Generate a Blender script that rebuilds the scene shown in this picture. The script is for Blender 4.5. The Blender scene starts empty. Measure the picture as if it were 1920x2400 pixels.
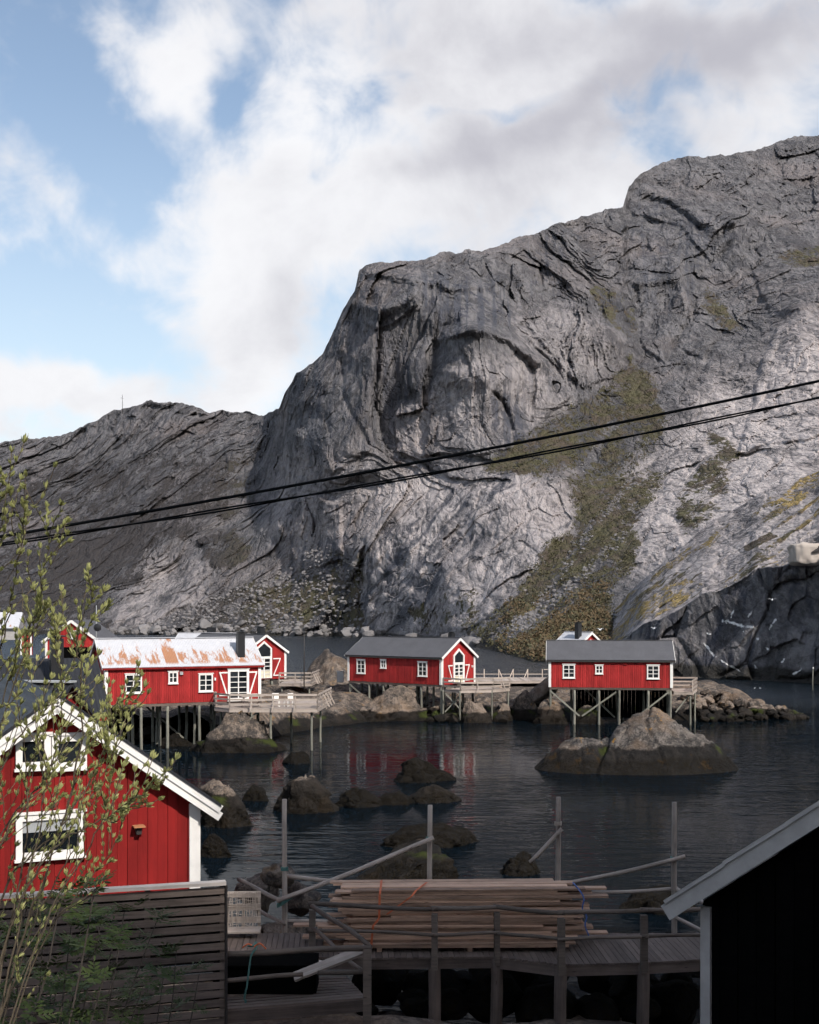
import bpy, bmesh, math, random
import numpy as np
from mathutils import Vector, Matrix

# ------------------------------------------------------------------ camera, sky, sun, exposure
scene = bpy.context.scene
COL = scene.collection
R = math.radians
CAM_H, FPX, HX, HY = 9.0, 2800.0, 960.0, 1441.0     # eye height, focal length and principal point in photo pixels

cam_data = bpy.data.cameras.new("camera")
cam_data.lens = 42.0
cam_data.sensor_width = 36.0
cam_data.shift_y = 241.0 / 2400.0
cam_data.clip_start = 0.1
cam_data.clip_end = 20000.0
cam = bpy.data.objects.new("camera", cam_data)
cam.location = (0, 0, CAM_H)
cam.rotation_euler = (R(90), 0, 0)
COL.objects.link(cam)
scene.camera = cam

SUN_EL, SUN_AZ = 42.0, 180.0 - 34.0      # azimuth clockwise from +Y: behind the camera, to its right
sd = Vector((math.sin(R(SUN_AZ)) * math.cos(R(SUN_EL)), math.cos(R(SUN_AZ)) * math.cos(R(SUN_EL)), math.sin(R(SUN_EL))))
sun_data = bpy.data.lights.new("sun", 'SUN')
sun_data.energy = 4.0
sun_data.angle = R(1.5)
sun_data.color = (1.0, 0.95, 0.885)
sun = bpy.data.objects.new("sun", sun_data)
sun.rotation_euler = (-sd).to_track_quat('-Z', 'Y').to_euler()
sun.location = (40, -60, 120)
COL.objects.link(sun)

scene.view_settings.view_transform = 'Standard'
scene.view_settings.look = 'None'
scene.view_settings.exposure = 0.3
scene.view_settings.gamma = 1.0
scene.view_settings.use_curve_mapping = False
scene.cycles.max_bounces = 4
scene.cycles.diffuse_bounces = 2
scene.cycles.glossy_bounces = 2
scene.cycles.use_denoising = True
scene.cycles.use_adaptive_sampling = True
scene.cycles.adaptive_threshold = 0.04
scene.cycles.adaptive_min_samples = 12


class NT:
    """small helper for writing node trees"""
    def __init__(s, tree):
        s.t = tree
        s.n = tree.nodes
        s.l = tree.links

    def _set(s, sock, v):
        if v is None:
            return
        if isinstance(v, bpy.types.NodeSocket):
            s.l.new(v, sock)
        else:
            sock.default_value = v

    def node(s, typ, **kw):
        nd = s.n.new(typ)
        for k, v in kw.items():
            setattr(nd, k, v)
        return nd

    def m(s, op, a, b=None, c=None, clamp=False):
        nd = s.node('ShaderNodeMath', operation=op, use_clamp=clamp)
        s._set(nd.inputs[0], a)
        s._set(nd.inputs[1], b)
        s._set(nd.inputs[2], c)
        return nd.outputs[0]

    def v(s, op, a, b=None, out=0):
        nd = s.node('ShaderNodeVectorMath', operation=op)
        s._set(nd.inputs[0], a)
        s._set(nd.inputs[1], b)
        return nd.outputs[out]

    def mix(s, f, a, b, blend='MIX'):
        nd = s.node('ShaderNodeMix', data_type='RGBA', blend_type=blend)
        s._set(nd.inputs[0], f)
        s._set(nd.inputs[6], a if isinstance(a, bpy.types.NodeSocket) else (*a[:3], 1))
        s._set(nd.inputs[7], b if isinstance(b, bpy.types.NodeSocket) else (*b[:3], 1))
        return nd.outputs[2]

    def ss(s, x, lo, hi, a=0.0, b=1.0):
        nd = s.node('ShaderNodeMapRange', interpolation_type='SMOOTHSTEP')
        s._set(nd.inputs[0], x)
        s._set(nd.inputs[1], lo)
        s._set(nd.inputs[2], hi)
        s._set(nd.inputs[3], a)
        s._set(nd.inputs[4], b)
        return nd.outputs[0]

    def noise(s, vec, scale, detail=4.0, rough=0.55, dist=0.0, out=0):
        nd = s.node('ShaderNodeTexNoise')
        s._set(nd.inputs['Vector'], vec)
        nd.inputs['Scale'].default_value = scale
        nd.inputs['Detail'].default_value = detail
        nd.inputs['Roughness'].default_value = rough
        nd.inputs['Distortion'].default_value = dist
        return nd.outputs[out]

    def voro(s, vec, scale, feature='F1', out=0, rand=1.0):
        nd = s.node('ShaderNodeTexVoronoi', feature=feature)
        s._set(nd.inputs['Vector'], vec)
        nd.inputs['Scale'].default_value = scale
        nd.inputs['Randomness'].default_value = rand
        return nd.outputs[out]

    def scl(s, vec, sx, sy, sz, rot=(0, 0, 0)):
        nd = s.node('ShaderNodeMapping')
        s._set(nd.inputs['Vector'], vec)
        nd.inputs['Scale'].default_value = (sx, sy, sz)
        nd.inputs['Rotation'].default_value = rot
        return nd.outputs[0]

    def attr(s, name, out=2):
        nd = s.node('ShaderNodeAttribute', attribute_name=name)
        return nd.outputs[out]

    def bump(s, h, strength, dist, nrm=None):
        nd = s.node('ShaderNodeBump')
        nd.inputs['Strength'].default_value = strength
        nd.inputs['Distance'].default_value = dist
        s._set(nd.inputs['Height'], h)
        s._set(nd.inputs['Normal'], nrm)
        return nd.outputs[0]


# ---- world: Nishita sky with a broken cloud deck, all laid out by direction (azimuth, elevation)
world = bpy.data.worlds.new("World")
scene.world = world
world.use_nodes = True
world.cycles.sampling_method = 'NONE'
nt = NT(world.node_tree)
nt.n.clear()
w_out = nt.node('ShaderNodeOutputWorld')
w_bg = nt.node('ShaderNodeBackground')
w_bg.inputs['Strength'].default_value = 0.11
nt.l.new(w_bg.outputs[0], w_out.inputs[0])
skyn = nt.node('ShaderNodeTexSky', sky_type='NISHITA')
skyn.sun_disc = False
skyn.sun_elevation = R(SUN_EL)
skyn.sun_rotation = R(SUN_AZ)
skyn.altitude = 0
skyn.air_density = 1.0
skyn.dust_density = 0.7
skyn.ozone_density = 1.6
tc = nt.node('ShaderNodeTexCoord')
dirv = nt.v('NORMALIZE', tc.outputs['Generated'])
sep = nt.node('ShaderNodeSeparateXYZ')
nt.l.new(dirv, sep.inputs[0])
dx_, dy_, dz_ = sep.outputs
az = nt.m('ARCTAN2', dx_, dy_)
el = nt.m('ARCSINE', dz_)
zp = nt.m('ADD', nt.m('MAXIMUM', dz_, 0.0), 0.22)
comb = nt.node('ShaderNodeCombineXYZ')
nt.l.new(nt.m('DIVIDE', dx_, zp), comb.inputs[0])
nt.l.new(nt.m('DIVIDE', dy_, zp), comb.inputs[1])
plane = comb.outputs[0]
n_big = nt.noise(plane, 1.05, 4.0, 0.56, 0.35)
n_dir = nt.noise(nt.scl(dirv, 1, 1, 1.25), 5.0, 7.0, 0.60, 0.3)
n_fine = nt.noise(dirv, 17.0, 4.0, 0.66, 0.4)
warp1 = nt.m('MULTIPLY', nt.m('SUBTRACT', nt.noise(dirv, 7.5, 3.0, 0.6), 0.5), 0.16)
warp2 = nt.m('MULTIPLY', nt.m('SUBTRACT', nt.noise(nt.v('ADD', dirv, (3.7, 1.2, 9.1)), 7.5, 3.0, 0.6), 0.5), 0.16)
azw, elw = nt.m('ADD', az, warp1), nt.m('ADD', el, warp2)


def blobs(lst, a_s, e_s):
    """sum of soft elliptical lobes given as photo positions x, y, rx, ry, tilt, weight"""
    tot = None
    for (px, py, rx, ry, tilt, wgt) in lst:
        px, py, rx, ry = px * 1.113, py * 1.113, rx * 1.113, ry * 1.113
        x = (px - HX) / FPX
        z = (HY - py) / FPX
        a0 = math.atan2(x, 1)
        e0 = math.atan2(z, math.hypot(1, x))
        k = math.cos(e0)
        ra, re = rx / FPX * math.cos(a0) / math.hypot(1, x) * 1.05, ry / FPX * k * k
        c, s = math.cos(R(tilt)), math.sin(R(tilt))
        da, de = nt.m('SUBTRACT', a_s, a0), nt.m('SUBTRACT', e_s, e0)
        u = nt.m('MULTIPLY_ADD', da, c / ra, nt.m('MULTIPLY', de, s / ra))
        w = nt.m('MULTIPLY_ADD', da, -s / re, nt.m('MULTIPLY', de, c / re))
        q = nt.m('MULTIPLY_ADD', u, u, nt.m('MULTIPLY', w, w))
        g = nt.m('MULTIPLY', nt.m('POWER', 2.718, nt.m('MULTIPLY', q, -1.0)), wgt)
        tot = g if tot is None else nt.m('ADD', tot, g)
    return tot


cloud_blobs = [  # x, y, rx, ry (display px), tilt, weight
    (300, 110, 120, 110, 0, .75), (350, 215, 75, 80, 0, .6), (640, 230, 170, 190, 20, .85), (560, 480, 170, 160, 0, .6),
    (800, 470, 220, 180, 20, .75), (1000, 120, 190, 130, 10, .75), (1120, 330, 300, 120, 22, .8), (1450, 60, 350, 110, 0, .7),
    (560, 700, 130, 110, 30, .65), (480, 810, 150, 60, 10, .6), (80, 870, 260, 60, 0, 1.1), (1600, 260, 160, 110, 0, .5),
    (1300, 420, 200, 90, 20, .6), (200, 470, 230, 80, -15, .62), (50, 550, 110, 50, 0, .6), (300, 650, 110, 35, 12, .5), (420, 520, 120, 160, 10, .3),
    (60, 140, 110, 230, 0, -.55), (440, 235, 55, 60, 50, -.75), (690, 380, 34, 80, -28, -.62), (1010, 222, 120, 34, 6, -.6),
    (830, 90, 70, 60, 30, -.6), (1470, 190, 90, 44, 20, -.62), (1450, 285, 90, 40, 0, -.55), (220, 370, 150, 70, 0, -.35),
    (170, 740, 230, 100, 0, -.35), (540, 5, 110, 36, 0, -.45), (380, 590, 70, 90, 0, -.3)]
bsum = blobs(cloud_blobs, azw, elw)
base = nt.m('ADD', nt.m('MULTIPLY', nt.m('SUBTRACT', n_big, 0.5), 1.0), nt.m('MULTIPLY', nt.m('SUBTRACT', n_dir, 0.5), 2.3))
dens = nt.m('ADD', nt.m('ADD', base, nt.m('MULTIPLY', nt.m('SUBTRACT', n_fine, 0.5), 1.25)), nt.m('MULTIPLY_ADD', bsum, 0.82, 0.05))
cover = nt.ss(dens, -0.14, 0.78)
# thick parts of the clouds are grey beneath
grey_blobs = [(1250, 235, 260, 75, 18, .85), (1450, 60, 420, 75, -4, .62), (950, 320, 170, 60, 22, .35), (640, 640, 70, 90, 0, .35),
              (1080, 440, 160, 60, 25, .3), (830, 160, 120, 50, 0, .22), (560, 420, 90, 110, 0, .16)]
gsum = blobs(grey_blobs, azw, elw)
shade = nt.ss(nt.m('ADD', gsum, nt.m('MULTIPLY', nt.m('SUBTRACT', n_dir, 0.5), 2.2)), -0.25, 1.15)
cl = nt.mix(shade, (7.3, 7.3, 7.45), (3.9, 3.85, 4.25))
cl = nt.mix(nt.m('MULTIPLY', nt.ss(n_fine, 0.35, 0.7), 0.10), cl, (5.2, 5.2, 5.6))
skyc = nt.mix(1.0, skyn.outputs[0], (1.62, 1.44, 1.26), 'MULTIPLY')
skyc = nt.mix(nt.ss(el, 0.02, 0.42, 0.62, 0.0), skyc, (5.2, 5.9, 6.4))
final = nt.mix(nt.m('MULTIPLY', cover, 0.97), skyc, cl)
nt.l.new(final, w_bg.inputs['Color'])


# ------------------------------------------------------------------ helpers
def W(px, py, D):
    """world point at distance D (along the view axis) that stands at photo pixel px, py"""
    return Vector(((px - HX) * D / FPX, D, CAM_H - (py - HY) * D / FPX))


def G(px, py, z=0.0):
    """point on the level z at photo pixel px, py"""
    return W(px, py, (CAM_H - z) * FPX / (py - HY))


def tag(o, label=None, cat=None, group=None, kind=None):
    if label:
        o["label"] = label
    if cat:
        o["category"] = cat
    if group:
        o["group"] = group
    if kind:
        o["kind"] = kind
    return o


def link(name, me, mat=None, parent=None, loc=None):
    o = bpy.data.objects.new(name, me)
    COL.objects.link(o)
    if mat is not None and me is not None and not me.materials:
        me.materials.append(mat)
    if parent is not None:
        o.parent = parent
    if loc is not None:
        o.location = loc
    return o


def empty(name, loc=(0, 0, 0), rz=0.0):
    o = bpy.data.objects.new(name, None)
    o.empty_display_size = 0.2
    COL.objects.link(o)
    o.location = loc
    o.rotation_euler = (0, 0, rz)
    return o


def np_mesh(name, verts, faces, smooth=True):
    """mesh from an (n,3) array and an (m,k) index array"""
    verts = np.asarray(verts, dtype=np.float32)
    faces = np.asarray(faces, dtype=np.int32)
    me = bpy.data.meshes.new(name)
    k = faces.shape[1]
    me.vertices.add(len(verts))
    me.vertices.foreach_set("co", verts.ravel())
    me.loops.add(faces.size)
    me.loops.foreach_set("vertex_index", faces.ravel())
    me.polygons.add(len(faces))
    me.polygons.foreach_set("loop_start", np.arange(0, faces.size, k, dtype=np.int32))
    try:
        me.polygons.foreach_set("loop_total", np.full(len(faces), k, dtype=np.int32))
    except Exception:
        pass
    me.update(calc_edges=True)
    me.polygons.foreach_set("use_smooth", np.full(len(faces), smooth, dtype=bool))
    return me


def add_attr(me, name, arr):
    a = me.attributes.new(name, 'FLOAT', 'POINT')
    a.data.foreach_set("value", np.asarray(arr, dtype=np.float32).ravel())


def grid_faces(nr, nc):
    i = np.arange(nr - 1)[:, None] * nc + np.arange(nc - 1)[None, :]
    i = i.ravel()
    return np.stack([i, i + 1, i + nc + 1, i + nc], axis=1)


# ---- vectorised noise
def _h(ix, iy, iz, seed):
    n = (ix.astype(np.int64) * 374761393 + iy.astype(np.int64) * 668265263 + iz.astype(np.int64) * 2147483647 // 7 * 3 + seed * 974711)
    n = n & 0xFFFFFFFF
    n = ((n ^ (n >> 13)) * 1274126177) & 0xFFFFFFFF
    n = ((n ^ (n >> 16)) * 2246822519) & 0xFFFFFFFF
    n = n ^ (n >> 15)
    return n


def _hf(ix, iy, iz, seed):
    return (_h(ix, iy, iz, seed) & 0xFFFFFF).astype(np.float32) / 16777216.0


def vnoise(p, seed=0):
    """smooth value noise in -1..1 at points p (n,3)"""
    f = np.floor(p)
    i = f.astype(np.int64)
    t = (p - f).astype(np.float32)
    t = t * t * t * (t * (t * 6 - 15) + 10)
    out = 0
    for a in (0, 1):
        wx = t[:, 0] if a else 1 - t[:, 0]
        for b in (0, 1):
            wy = t[:, 1] if b else 1 - t[:, 1]
            for c in (0, 1):
                wz = t[:, 2] if c else 1 - t[:, 2]
                out = out + wx * wy * wz * _hf(i[:, 0] + a, i[:, 1] + b, i[:, 2] + c, seed)
    return out * 2 - 1


def fbm(p, octv=5, seed=0, gain=0.5, lac=2.03):
    s, a, tot = 0, 1.0, 0.0
    for k in range(octv):
        s = s + a * vnoise(p + 17.3 * k, seed + k)
        tot += a
        a *= gain
        p = p * lac
    return s / tot


def ridged(p, octv=4, seed=0, gain=0.5):
    s, a, tot = 0, 1.0, 0.0
    for k in range(octv):
        s = s + a * (1 - np.abs(vnoise(p + 31.7 * k, seed + k)) * 1.6)
        tot += a
        a *= gain
        p = p * 2.07
    return s / tot


def blocks(p, seed=0):
    """jointed blocks: each cell is a tilted facet; returns facet height (-1..1) and distance to the joint"""
    f = np.floor(p - 0.5).astype(np.int64)
    n = len(p)
    d1 = np.full(n, 9.0, np.float32)
    d2 = np.full(n, 9.0, np.float32)
    hv = np.zeros(n, np.float32)
    for a in (0, 1):
        for b in (0, 1):
            for c in (0, 1):
                ix, iy, iz = f[:, 0] + a, f[:, 1] + b, f[:, 2] + c
                r1, r2, r3 = _hf(ix, iy, iz, seed + 1), _hf(ix, iy, iz, seed + 2), _hf(ix, iy, iz, seed + 3)
                qx = p[:, 0] - (ix + 0.5 + (r1 - .5) * .9)
                qy = p[:, 1] - (iy + 0.5 + (r2 - .5) * .9)
                qz = p[:, 2] - (iz + 0.5 + (r3 - .5) * .9)
                d = qx * qx + qy * qy + qz * qz
                hh = (_hf(ix, iy, iz, seed + 4) * 2 - 1) * .8 + (r1 - .5) * 1.3 * qx + (r3 - .5) * 1.3 * qz
                near = d < d1
                d2 = np.where(near, d1, np.minimum(d2, d))
                hv = np.where(near, hh, hv)
                d1 = np.where(near, d, d1)
    return hv, np.sqrt(d2) - np.sqrt(d1)


def sstep(x, a, b):
    t = np.clip((x - a) / (b - a), 0, 1)
    return t * t * (3 - 2 * t)


def seg_dist(px, py, poly):
    """distance from points to a polyline and the parameter along it"""
    best = np.full(px.shape, 1e9)
    par = np.zeros(px.shape)
    n = len(poly) - 1
    for k in range(n):
        (x0, y0), (x1, y1) = poly[k][:2], poly[k + 1][:2]
        vx, vy = x1 - x0, y1 - y0
        t = np.clip(((px - x0) * vx + (py - y0) * vy) / (vx * vx + vy * vy + 1e-9), 0, 1)
        d = np.hypot(px - x0 - t * vx, py - y0 - t * vy)
        m = d < best
        best = np.where(m, d, best)
        par = np.where(m, (k + t) / n, par)
    return best, par


def inpoly(px, py, poly):
    ins = np.zeros(px.shape, bool)
    n = len(poly)
    j = n - 1
    for i in range(n):
        xi, yi = poly[i]
        xj, yj = poly[j]
        c = ((yi > py) != (yj > py)) & (px < (xj - xi) * (py - yi) / (yj - yi + 1e-12) + xi)
        ins ^= c
        j = i
    return ins


class LinRBF:
    """smooth interpolation through scattered control values"""
    def __init__(s, pts, vals, reg=4.0):
        s.p = np.asarray(pts, float)
        v = np.asarray(vals, float)
        n = len(v)
        A = -np.hypot(s.p[:, None, 0] - s.p[None, :, 0], s.p[:, None, 1] - s.p[None, :, 1]) + reg * 0 * np.eye(n)
        A -= reg * np.eye(n) * -1
        B = np.c_[np.ones(n), s.p / 1000.0]
        M = np.block([[A, B], [B.T, np.zeros((3, 3))]])
        sol = np.linalg.solve(M, np.r_[v, np.zeros(3)])
        s.w, s.c = sol[:n], sol[n:]

    def __call__(s, x, y):
        out = s.c[0] + s.c[1] * x / 1000.0 + s.c[2] * y / 1000.0
        for (a, b), w in zip(s.p, s.w):
            out = out - w * np.hypot(x - a, y - b)
        return out


# ------------------------------------------------------------------ materials
MATS = {}


def new_mat(name):
    m = bpy.data.materials.new(name)
    m.use_nodes = True
    n = NT(m.node_tree)
    n.n.clear()
    out = n.node('ShaderNodeOutputMaterial')
    b = n.node('ShaderNodeBsdfPrincipled')
    n.l.new(b.outputs[0], out.inputs[0])
    MATS[name] = m
    return n, b


def simple_mat(name, col, rough=0.7, var=0.15, scale=6.0, bump=0.0, bscale=40.0, spec=0.4, stretch=(1, 1, 1), coord='obj', randvar=0.12, metal=0.0):
    n, b = new_mat(name)
    t = n.node('ShaderNodeTexCoord')
    vec = t.outputs['Object'] if coord == 'obj' else n.node('ShaderNodeNewGeometry').outputs['Position']
    sv = n.scl(vec, *stretch)
    nz = n.noise(sv, scale, 5.0, 0.6)
    f = n.m('MULTIPLY_ADD', nz, 2 * var, 1 - var)
    oi = n.node('ShaderNodeObjectInfo')
    f = n.m('MULTIPLY', f, n.m('MULTIPLY_ADD', oi.outputs['Random'], 2 * randvar, 1 - randvar))
    vm = n.node('ShaderNodeVectorMath', operation='SCALE')
    vm.inputs[0].default_value = col
    n.l.new(f, vm.inputs['Scale'])
    n.l.new(vm.outputs[0], b.inputs['Base Color'])
    b.inputs['Roughness'].default_value = rough
    b.inputs['Specular IOR Level'].default_value = spec
    b.inputs['Metallic'].default_value = metal
    if bump:
        bz = n.noise(sv, bscale, 4.0, 0.6)
        n.l.new(n.bump(bz, bump, 0.02), b.inputs['Normal'])
    return MATS[name]


# mountain rock: the attributes veg, pale, dark, wet hold growth and rock tone; pale also paints sunlit slopes brighter
def rock_mountain(name, s=1.0, guano=False):
    n, b = new_mat(name)
    pos = n.node('ShaderNodeNewGeometry').outputs['Position']
    warp = n.v('ADD', pos, n.v('MULTIPLY', n.noise(pos, 0.03 / s, 4, 0.6, out=1), (9 * s, 9 * s, 5 * s)))
    run = n.scl(warp, 1.0, 0.16, 0.42, (0, R(16), 0))
    big = n.noise(pos, 0.012 / s, 3, 0.6)
    mid = n.noise(run, 0.105 / s, 6, 0.72)
    fine = n.noise(n.scl(pos, 1.0, 0.3, 0.55, (0, R(20), 0)), 0.65 / s, 4, 0.75)
    streak = n.noise(n.scl(warp, 0.16 / s, 0.16 / s, 0.014 / s), 1.0, 4, 0.62)
    joint = n.voro(n.scl(warp, 0.06 / s, 0.02 / s, 0.02 / s, (0, R(30), 0)), 1.0, 'DISTANCE_TO_EDGE')
    joint2 = n.voro(n.scl(warp, 0.20 / s, 0.06 / s, 0.07 / s, (0, R(28), 0)), 1.0, 'DISTANCE_TO_EDGE')
    pale = n.attr('pale')
    dark = n.attr('dark')
    veg = n.attr('veg')
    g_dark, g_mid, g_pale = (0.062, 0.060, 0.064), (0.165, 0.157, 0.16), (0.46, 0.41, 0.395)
    cellv = n.node('ShaderNodeTexVoronoi', feature='F1')
    n.l.new(n.scl(warp, 0.11 / s, 0.06 / s, 0.05 / s, (0, R(32), 0)), cellv.inputs['Vector'])
    cellv.inputs['Scale'].default_value = 1.0
    csep = n.node('ShaderNodeSeparateColor')
    n.l.new(cellv.outputs['Color'], csep.inputs[0])
    cell2 = n.voro(n.scl(warp, 0.34 / s, 0.08 / s, 0.15 / s, (0, R(25), 0)), 1.0)
    tex = n.m('ADD', n.m('MULTIPLY', mid, .55), n.m('MULTIPLY', fine, .45))
    tex = n.m('ADD', tex, n.m('MULTIPLY', n.m('SUBTRACT', csep.outputs[0], .5), .10))
    tex = n.m('ADD', tex, n.m('MULTIPLY', n.m('SUBTRACT', cell2, .45), -.10))
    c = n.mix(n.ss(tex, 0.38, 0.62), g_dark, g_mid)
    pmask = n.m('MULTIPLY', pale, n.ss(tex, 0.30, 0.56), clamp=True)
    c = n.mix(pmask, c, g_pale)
    c = n.mix(n.m('MULTIPLY', n.ss(big, 0.5, 0.68), 0.3), c, (0.27, 0.225, 0.21))
    stm = n.m('MULTIPLY', n.ss(streak, 0.50, 0.63), n.m('MULTIPLY_ADD', dark, 0.7, 0.2))
    c = n.mix(stm, c, (0.05, 0.052, 0.066))
    c = n.mix(n.m('MULTIPLY', n.attr('stain'), 0.75), c, (0.062, 0.066, 0.082))
    c = n.mix(n.m('MULTIPLY', n.ss(joint, 0.03, 0.0), n.m('MULTIPLY', n.ss(mid, .4, .6), 0.5)), c, (0.045, 0.043, 0.045))
    c = n.mix(n.m('MULTIPLY', n.ss(joint2, 0.04, 0.0), n.m('MULTIPLY', n.ss(mid, .6, .4), 0.5)), c, (0.06, 0.056, 0.054))
    # heath and grass
    vn = n.noise(pos, 0.09 / s, 4, 0.7)
    vn2 = n.noise(pos, 0.9 / s, 2, 0.7)
    vcol = n.mix(n.ss(vn, 0.36, 0.64), (0.098, 0.076, 0.06), (0.098, 0.09, 0.05))
    vcol = n.mix(n.m('MULTIPLY', n.ss(vn2, 0.45, 0.7), 0.6), vcol, (0.036, 0.034, 0.02))
    vcol = n.mix(n.attr('brown'), vcol, (0.052, 0.046, 0.045))
    gold = n.attr('gold')
    vcol = n.mix(n.m('MULTIPLY', gold, n.ss(n.noise(pos, 0.25 / s, 5, 0.7), 0.3, 0.6)), vcol, (0.36, 0.26, 0.105))
    vmask = n.ss(n.m('ADD', veg, n.m('ADD', n.m('MULTIPLY', n.m('SUBTRACT', fine, 0.5), 3.6), n.m('MULTIPLY', n.m('SUBTRACT', mid, 0.5), 4.4))), 0.46, 0.66)
    vmask = n.m('MULTIPLY', vmask, n.ss(veg, 0.05, 0.2))
    c = n.mix(vmask, c, vcol)
    # tide band: dark weed just above the water
    sz = n.node('ShaderNodeSeparateXYZ')
    n.l.new(pos, sz.inputs[0])
    tide = n.ss(n.m('ADD', sz.outputs[2], n.m('MULTIPLY', n.m('SUBTRACT', mid, .5), 2.0)), 2.2, 1.4)
    c = n.mix(n.m('MULTIPLY', tide, 0.85), c, (0.022, 0.02, 0.016))
    if guano:
        ga = n.attr('guano')
        gm = n.ss(n.m('ADD', ga, n.m('MULTIPLY', n.m('SUBTRACT', n.noise(pos, 1.1, 4, 0.75), 0.5), 4.0)), 0.62, 0.85)
        c = n.mix(n.m('MULTIPLY', gm, n.ss(ga, 0.1, 0.3)), c, (0.72, 0.70, 0.68))
    n.l.new(c, b.inputs['Base Color'])
    b.inputs['Roughness'].default_value = 0.9
    b.inputs['Specular IOR Level'].default_value = 0.15
    h = n.m('ADD', n.m('MULTIPLY', mid, 3.6), n.m('MULTIPLY', fine, 2.4))
    h = n.m('ADD', h, n.m('ADD', n.m('MULTIPLY', cell2, -1.5), n.m('MULTIPLY', cellv.outputs['Distance'], -2.0)))
    h = n.m('ADD', h, n.m('MULTIPLY', n.ss(joint, 0.0, 0.07), 0.9))
    h = n.m('ADD', h, n.m('MULTIPLY', n.ss(joint2, 0.0, 0.10), 0.5))
    h = n.m('ADD', h, n.m('MULTIPLY', n.m('MULTIPLY', vmask, vn2), 1.2))
    n.l.new(n.bump(h, 0.85, 1.0 * s), b.inputs['Normal'])
    return MATS[name]


M_MOUNT = rock_mountain("mountain_rock", 1.0)
M_CLIFF = rock_mountain("cliff_rock", 0.4, guano=True)


# ------------------------------------------------------------------ water
def water_mat():
    n, b = new_mat("sea_water")
    pos = n.node('ShaderNodeNewGeometry').outputs['Position']
    w1 = n.noise(n.scl(pos, 0.45, 1.5, 1.0, (0, 0, R(9))), 1.0, 1.2, 0.5, 0.6)
    w2 = n.noise(n.scl(pos, 0.7, 1.5, 1.0, (0, 0, R(-20))), 3.4, 1.5, 0.5, 0.3)
    patch = n.noise(n.scl(pos, 0.6, 1.4, 1.0), 0.055, 3, 0.55)
    calm = n.ss(patch, 0.40, 0.62, 0.22, 1.0)
    sy = n.node('ShaderNodeSeparateXYZ')
    n.l.new(pos, sy.inputs[0])
    outer = n.ss(sy.outputs[1], 104.0, 135.0)
    calm = n.m('MULTIPLY_ADD', outer, 4.5, calm)
    h = n.m('MULTIPLY', n.m('ADD', n.m('MULTIPLY', w1, 0.075), n.m('MULTIPLY', w2, 0.022)), calm)
    n.l.new(n.m('MULTIPLY_ADD', outer, 0.22, 0.03), b.inputs['Roughness'])
    n.l.new(n.bump(h, 1.0, 1.0), b.inputs['Normal'])
    b.inputs['Base Color'].default_value = (0.003, 0.006, 0.009, 1)
    n.l.new(n.m('MULTIPLY_ADD', outer, 0.36, 1.07), b.inputs['IOR'])
    return MATS["sea_water"]


M_WATER = water_mat()
ws = 3000.0
sea = link("water", np_mesh("water", [(-ws, -200, 0), (ws, -200, 0), (ws, 4000, 0), (-ws, 4000, 0)], [(0, 1, 2, 3)], False), M_WATER)
tag(sea, "dark rippled sea water of the harbour", kind="structure")

# ------------------------------------------------------------------ the mountain across the bay
# photo positions below are in 1725 px wide display pixels: S converts them
S = 1920.0 / 1725.0
SKY = [(-700, 1010), (-350, 965), (-120, 940), (0, 932), (60, 925), (130, 918), (190, 893), (240, 862), (300, 852), (320, 845), (375, 850), (410, 858), (440, 868),
       (480, 866), (520, 868), (555, 873), (588, 862), (600, 830), (625, 790), (655, 765), (680, 745), (705, 690), (722, 650), (748, 608),
       (756, 566), (800, 552), (870, 549), (930, 532), (1020, 525), (1080, 505), (1135, 490), (1180, 470), (1215, 462), (1275, 440),
       (1312, 432), (1325, 392), (1350, 366), (1400, 342), (1450, 332), (1520, 326), (1590, 318), (1665, 292), (1725, 283), (1900, 262), (2150, 270), (2500, 330)]
SHORE = [(-700, 1342), (0, 1337), (230, 1337), (450, 1339), (700, 1342), (800, 1350), (900, 1356), (1000, 1363), (1060, 1372), (1120, 1392), (1300, 1400),
         (1500, 1406), (1725, 1412), (2500, 1420)]
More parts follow.
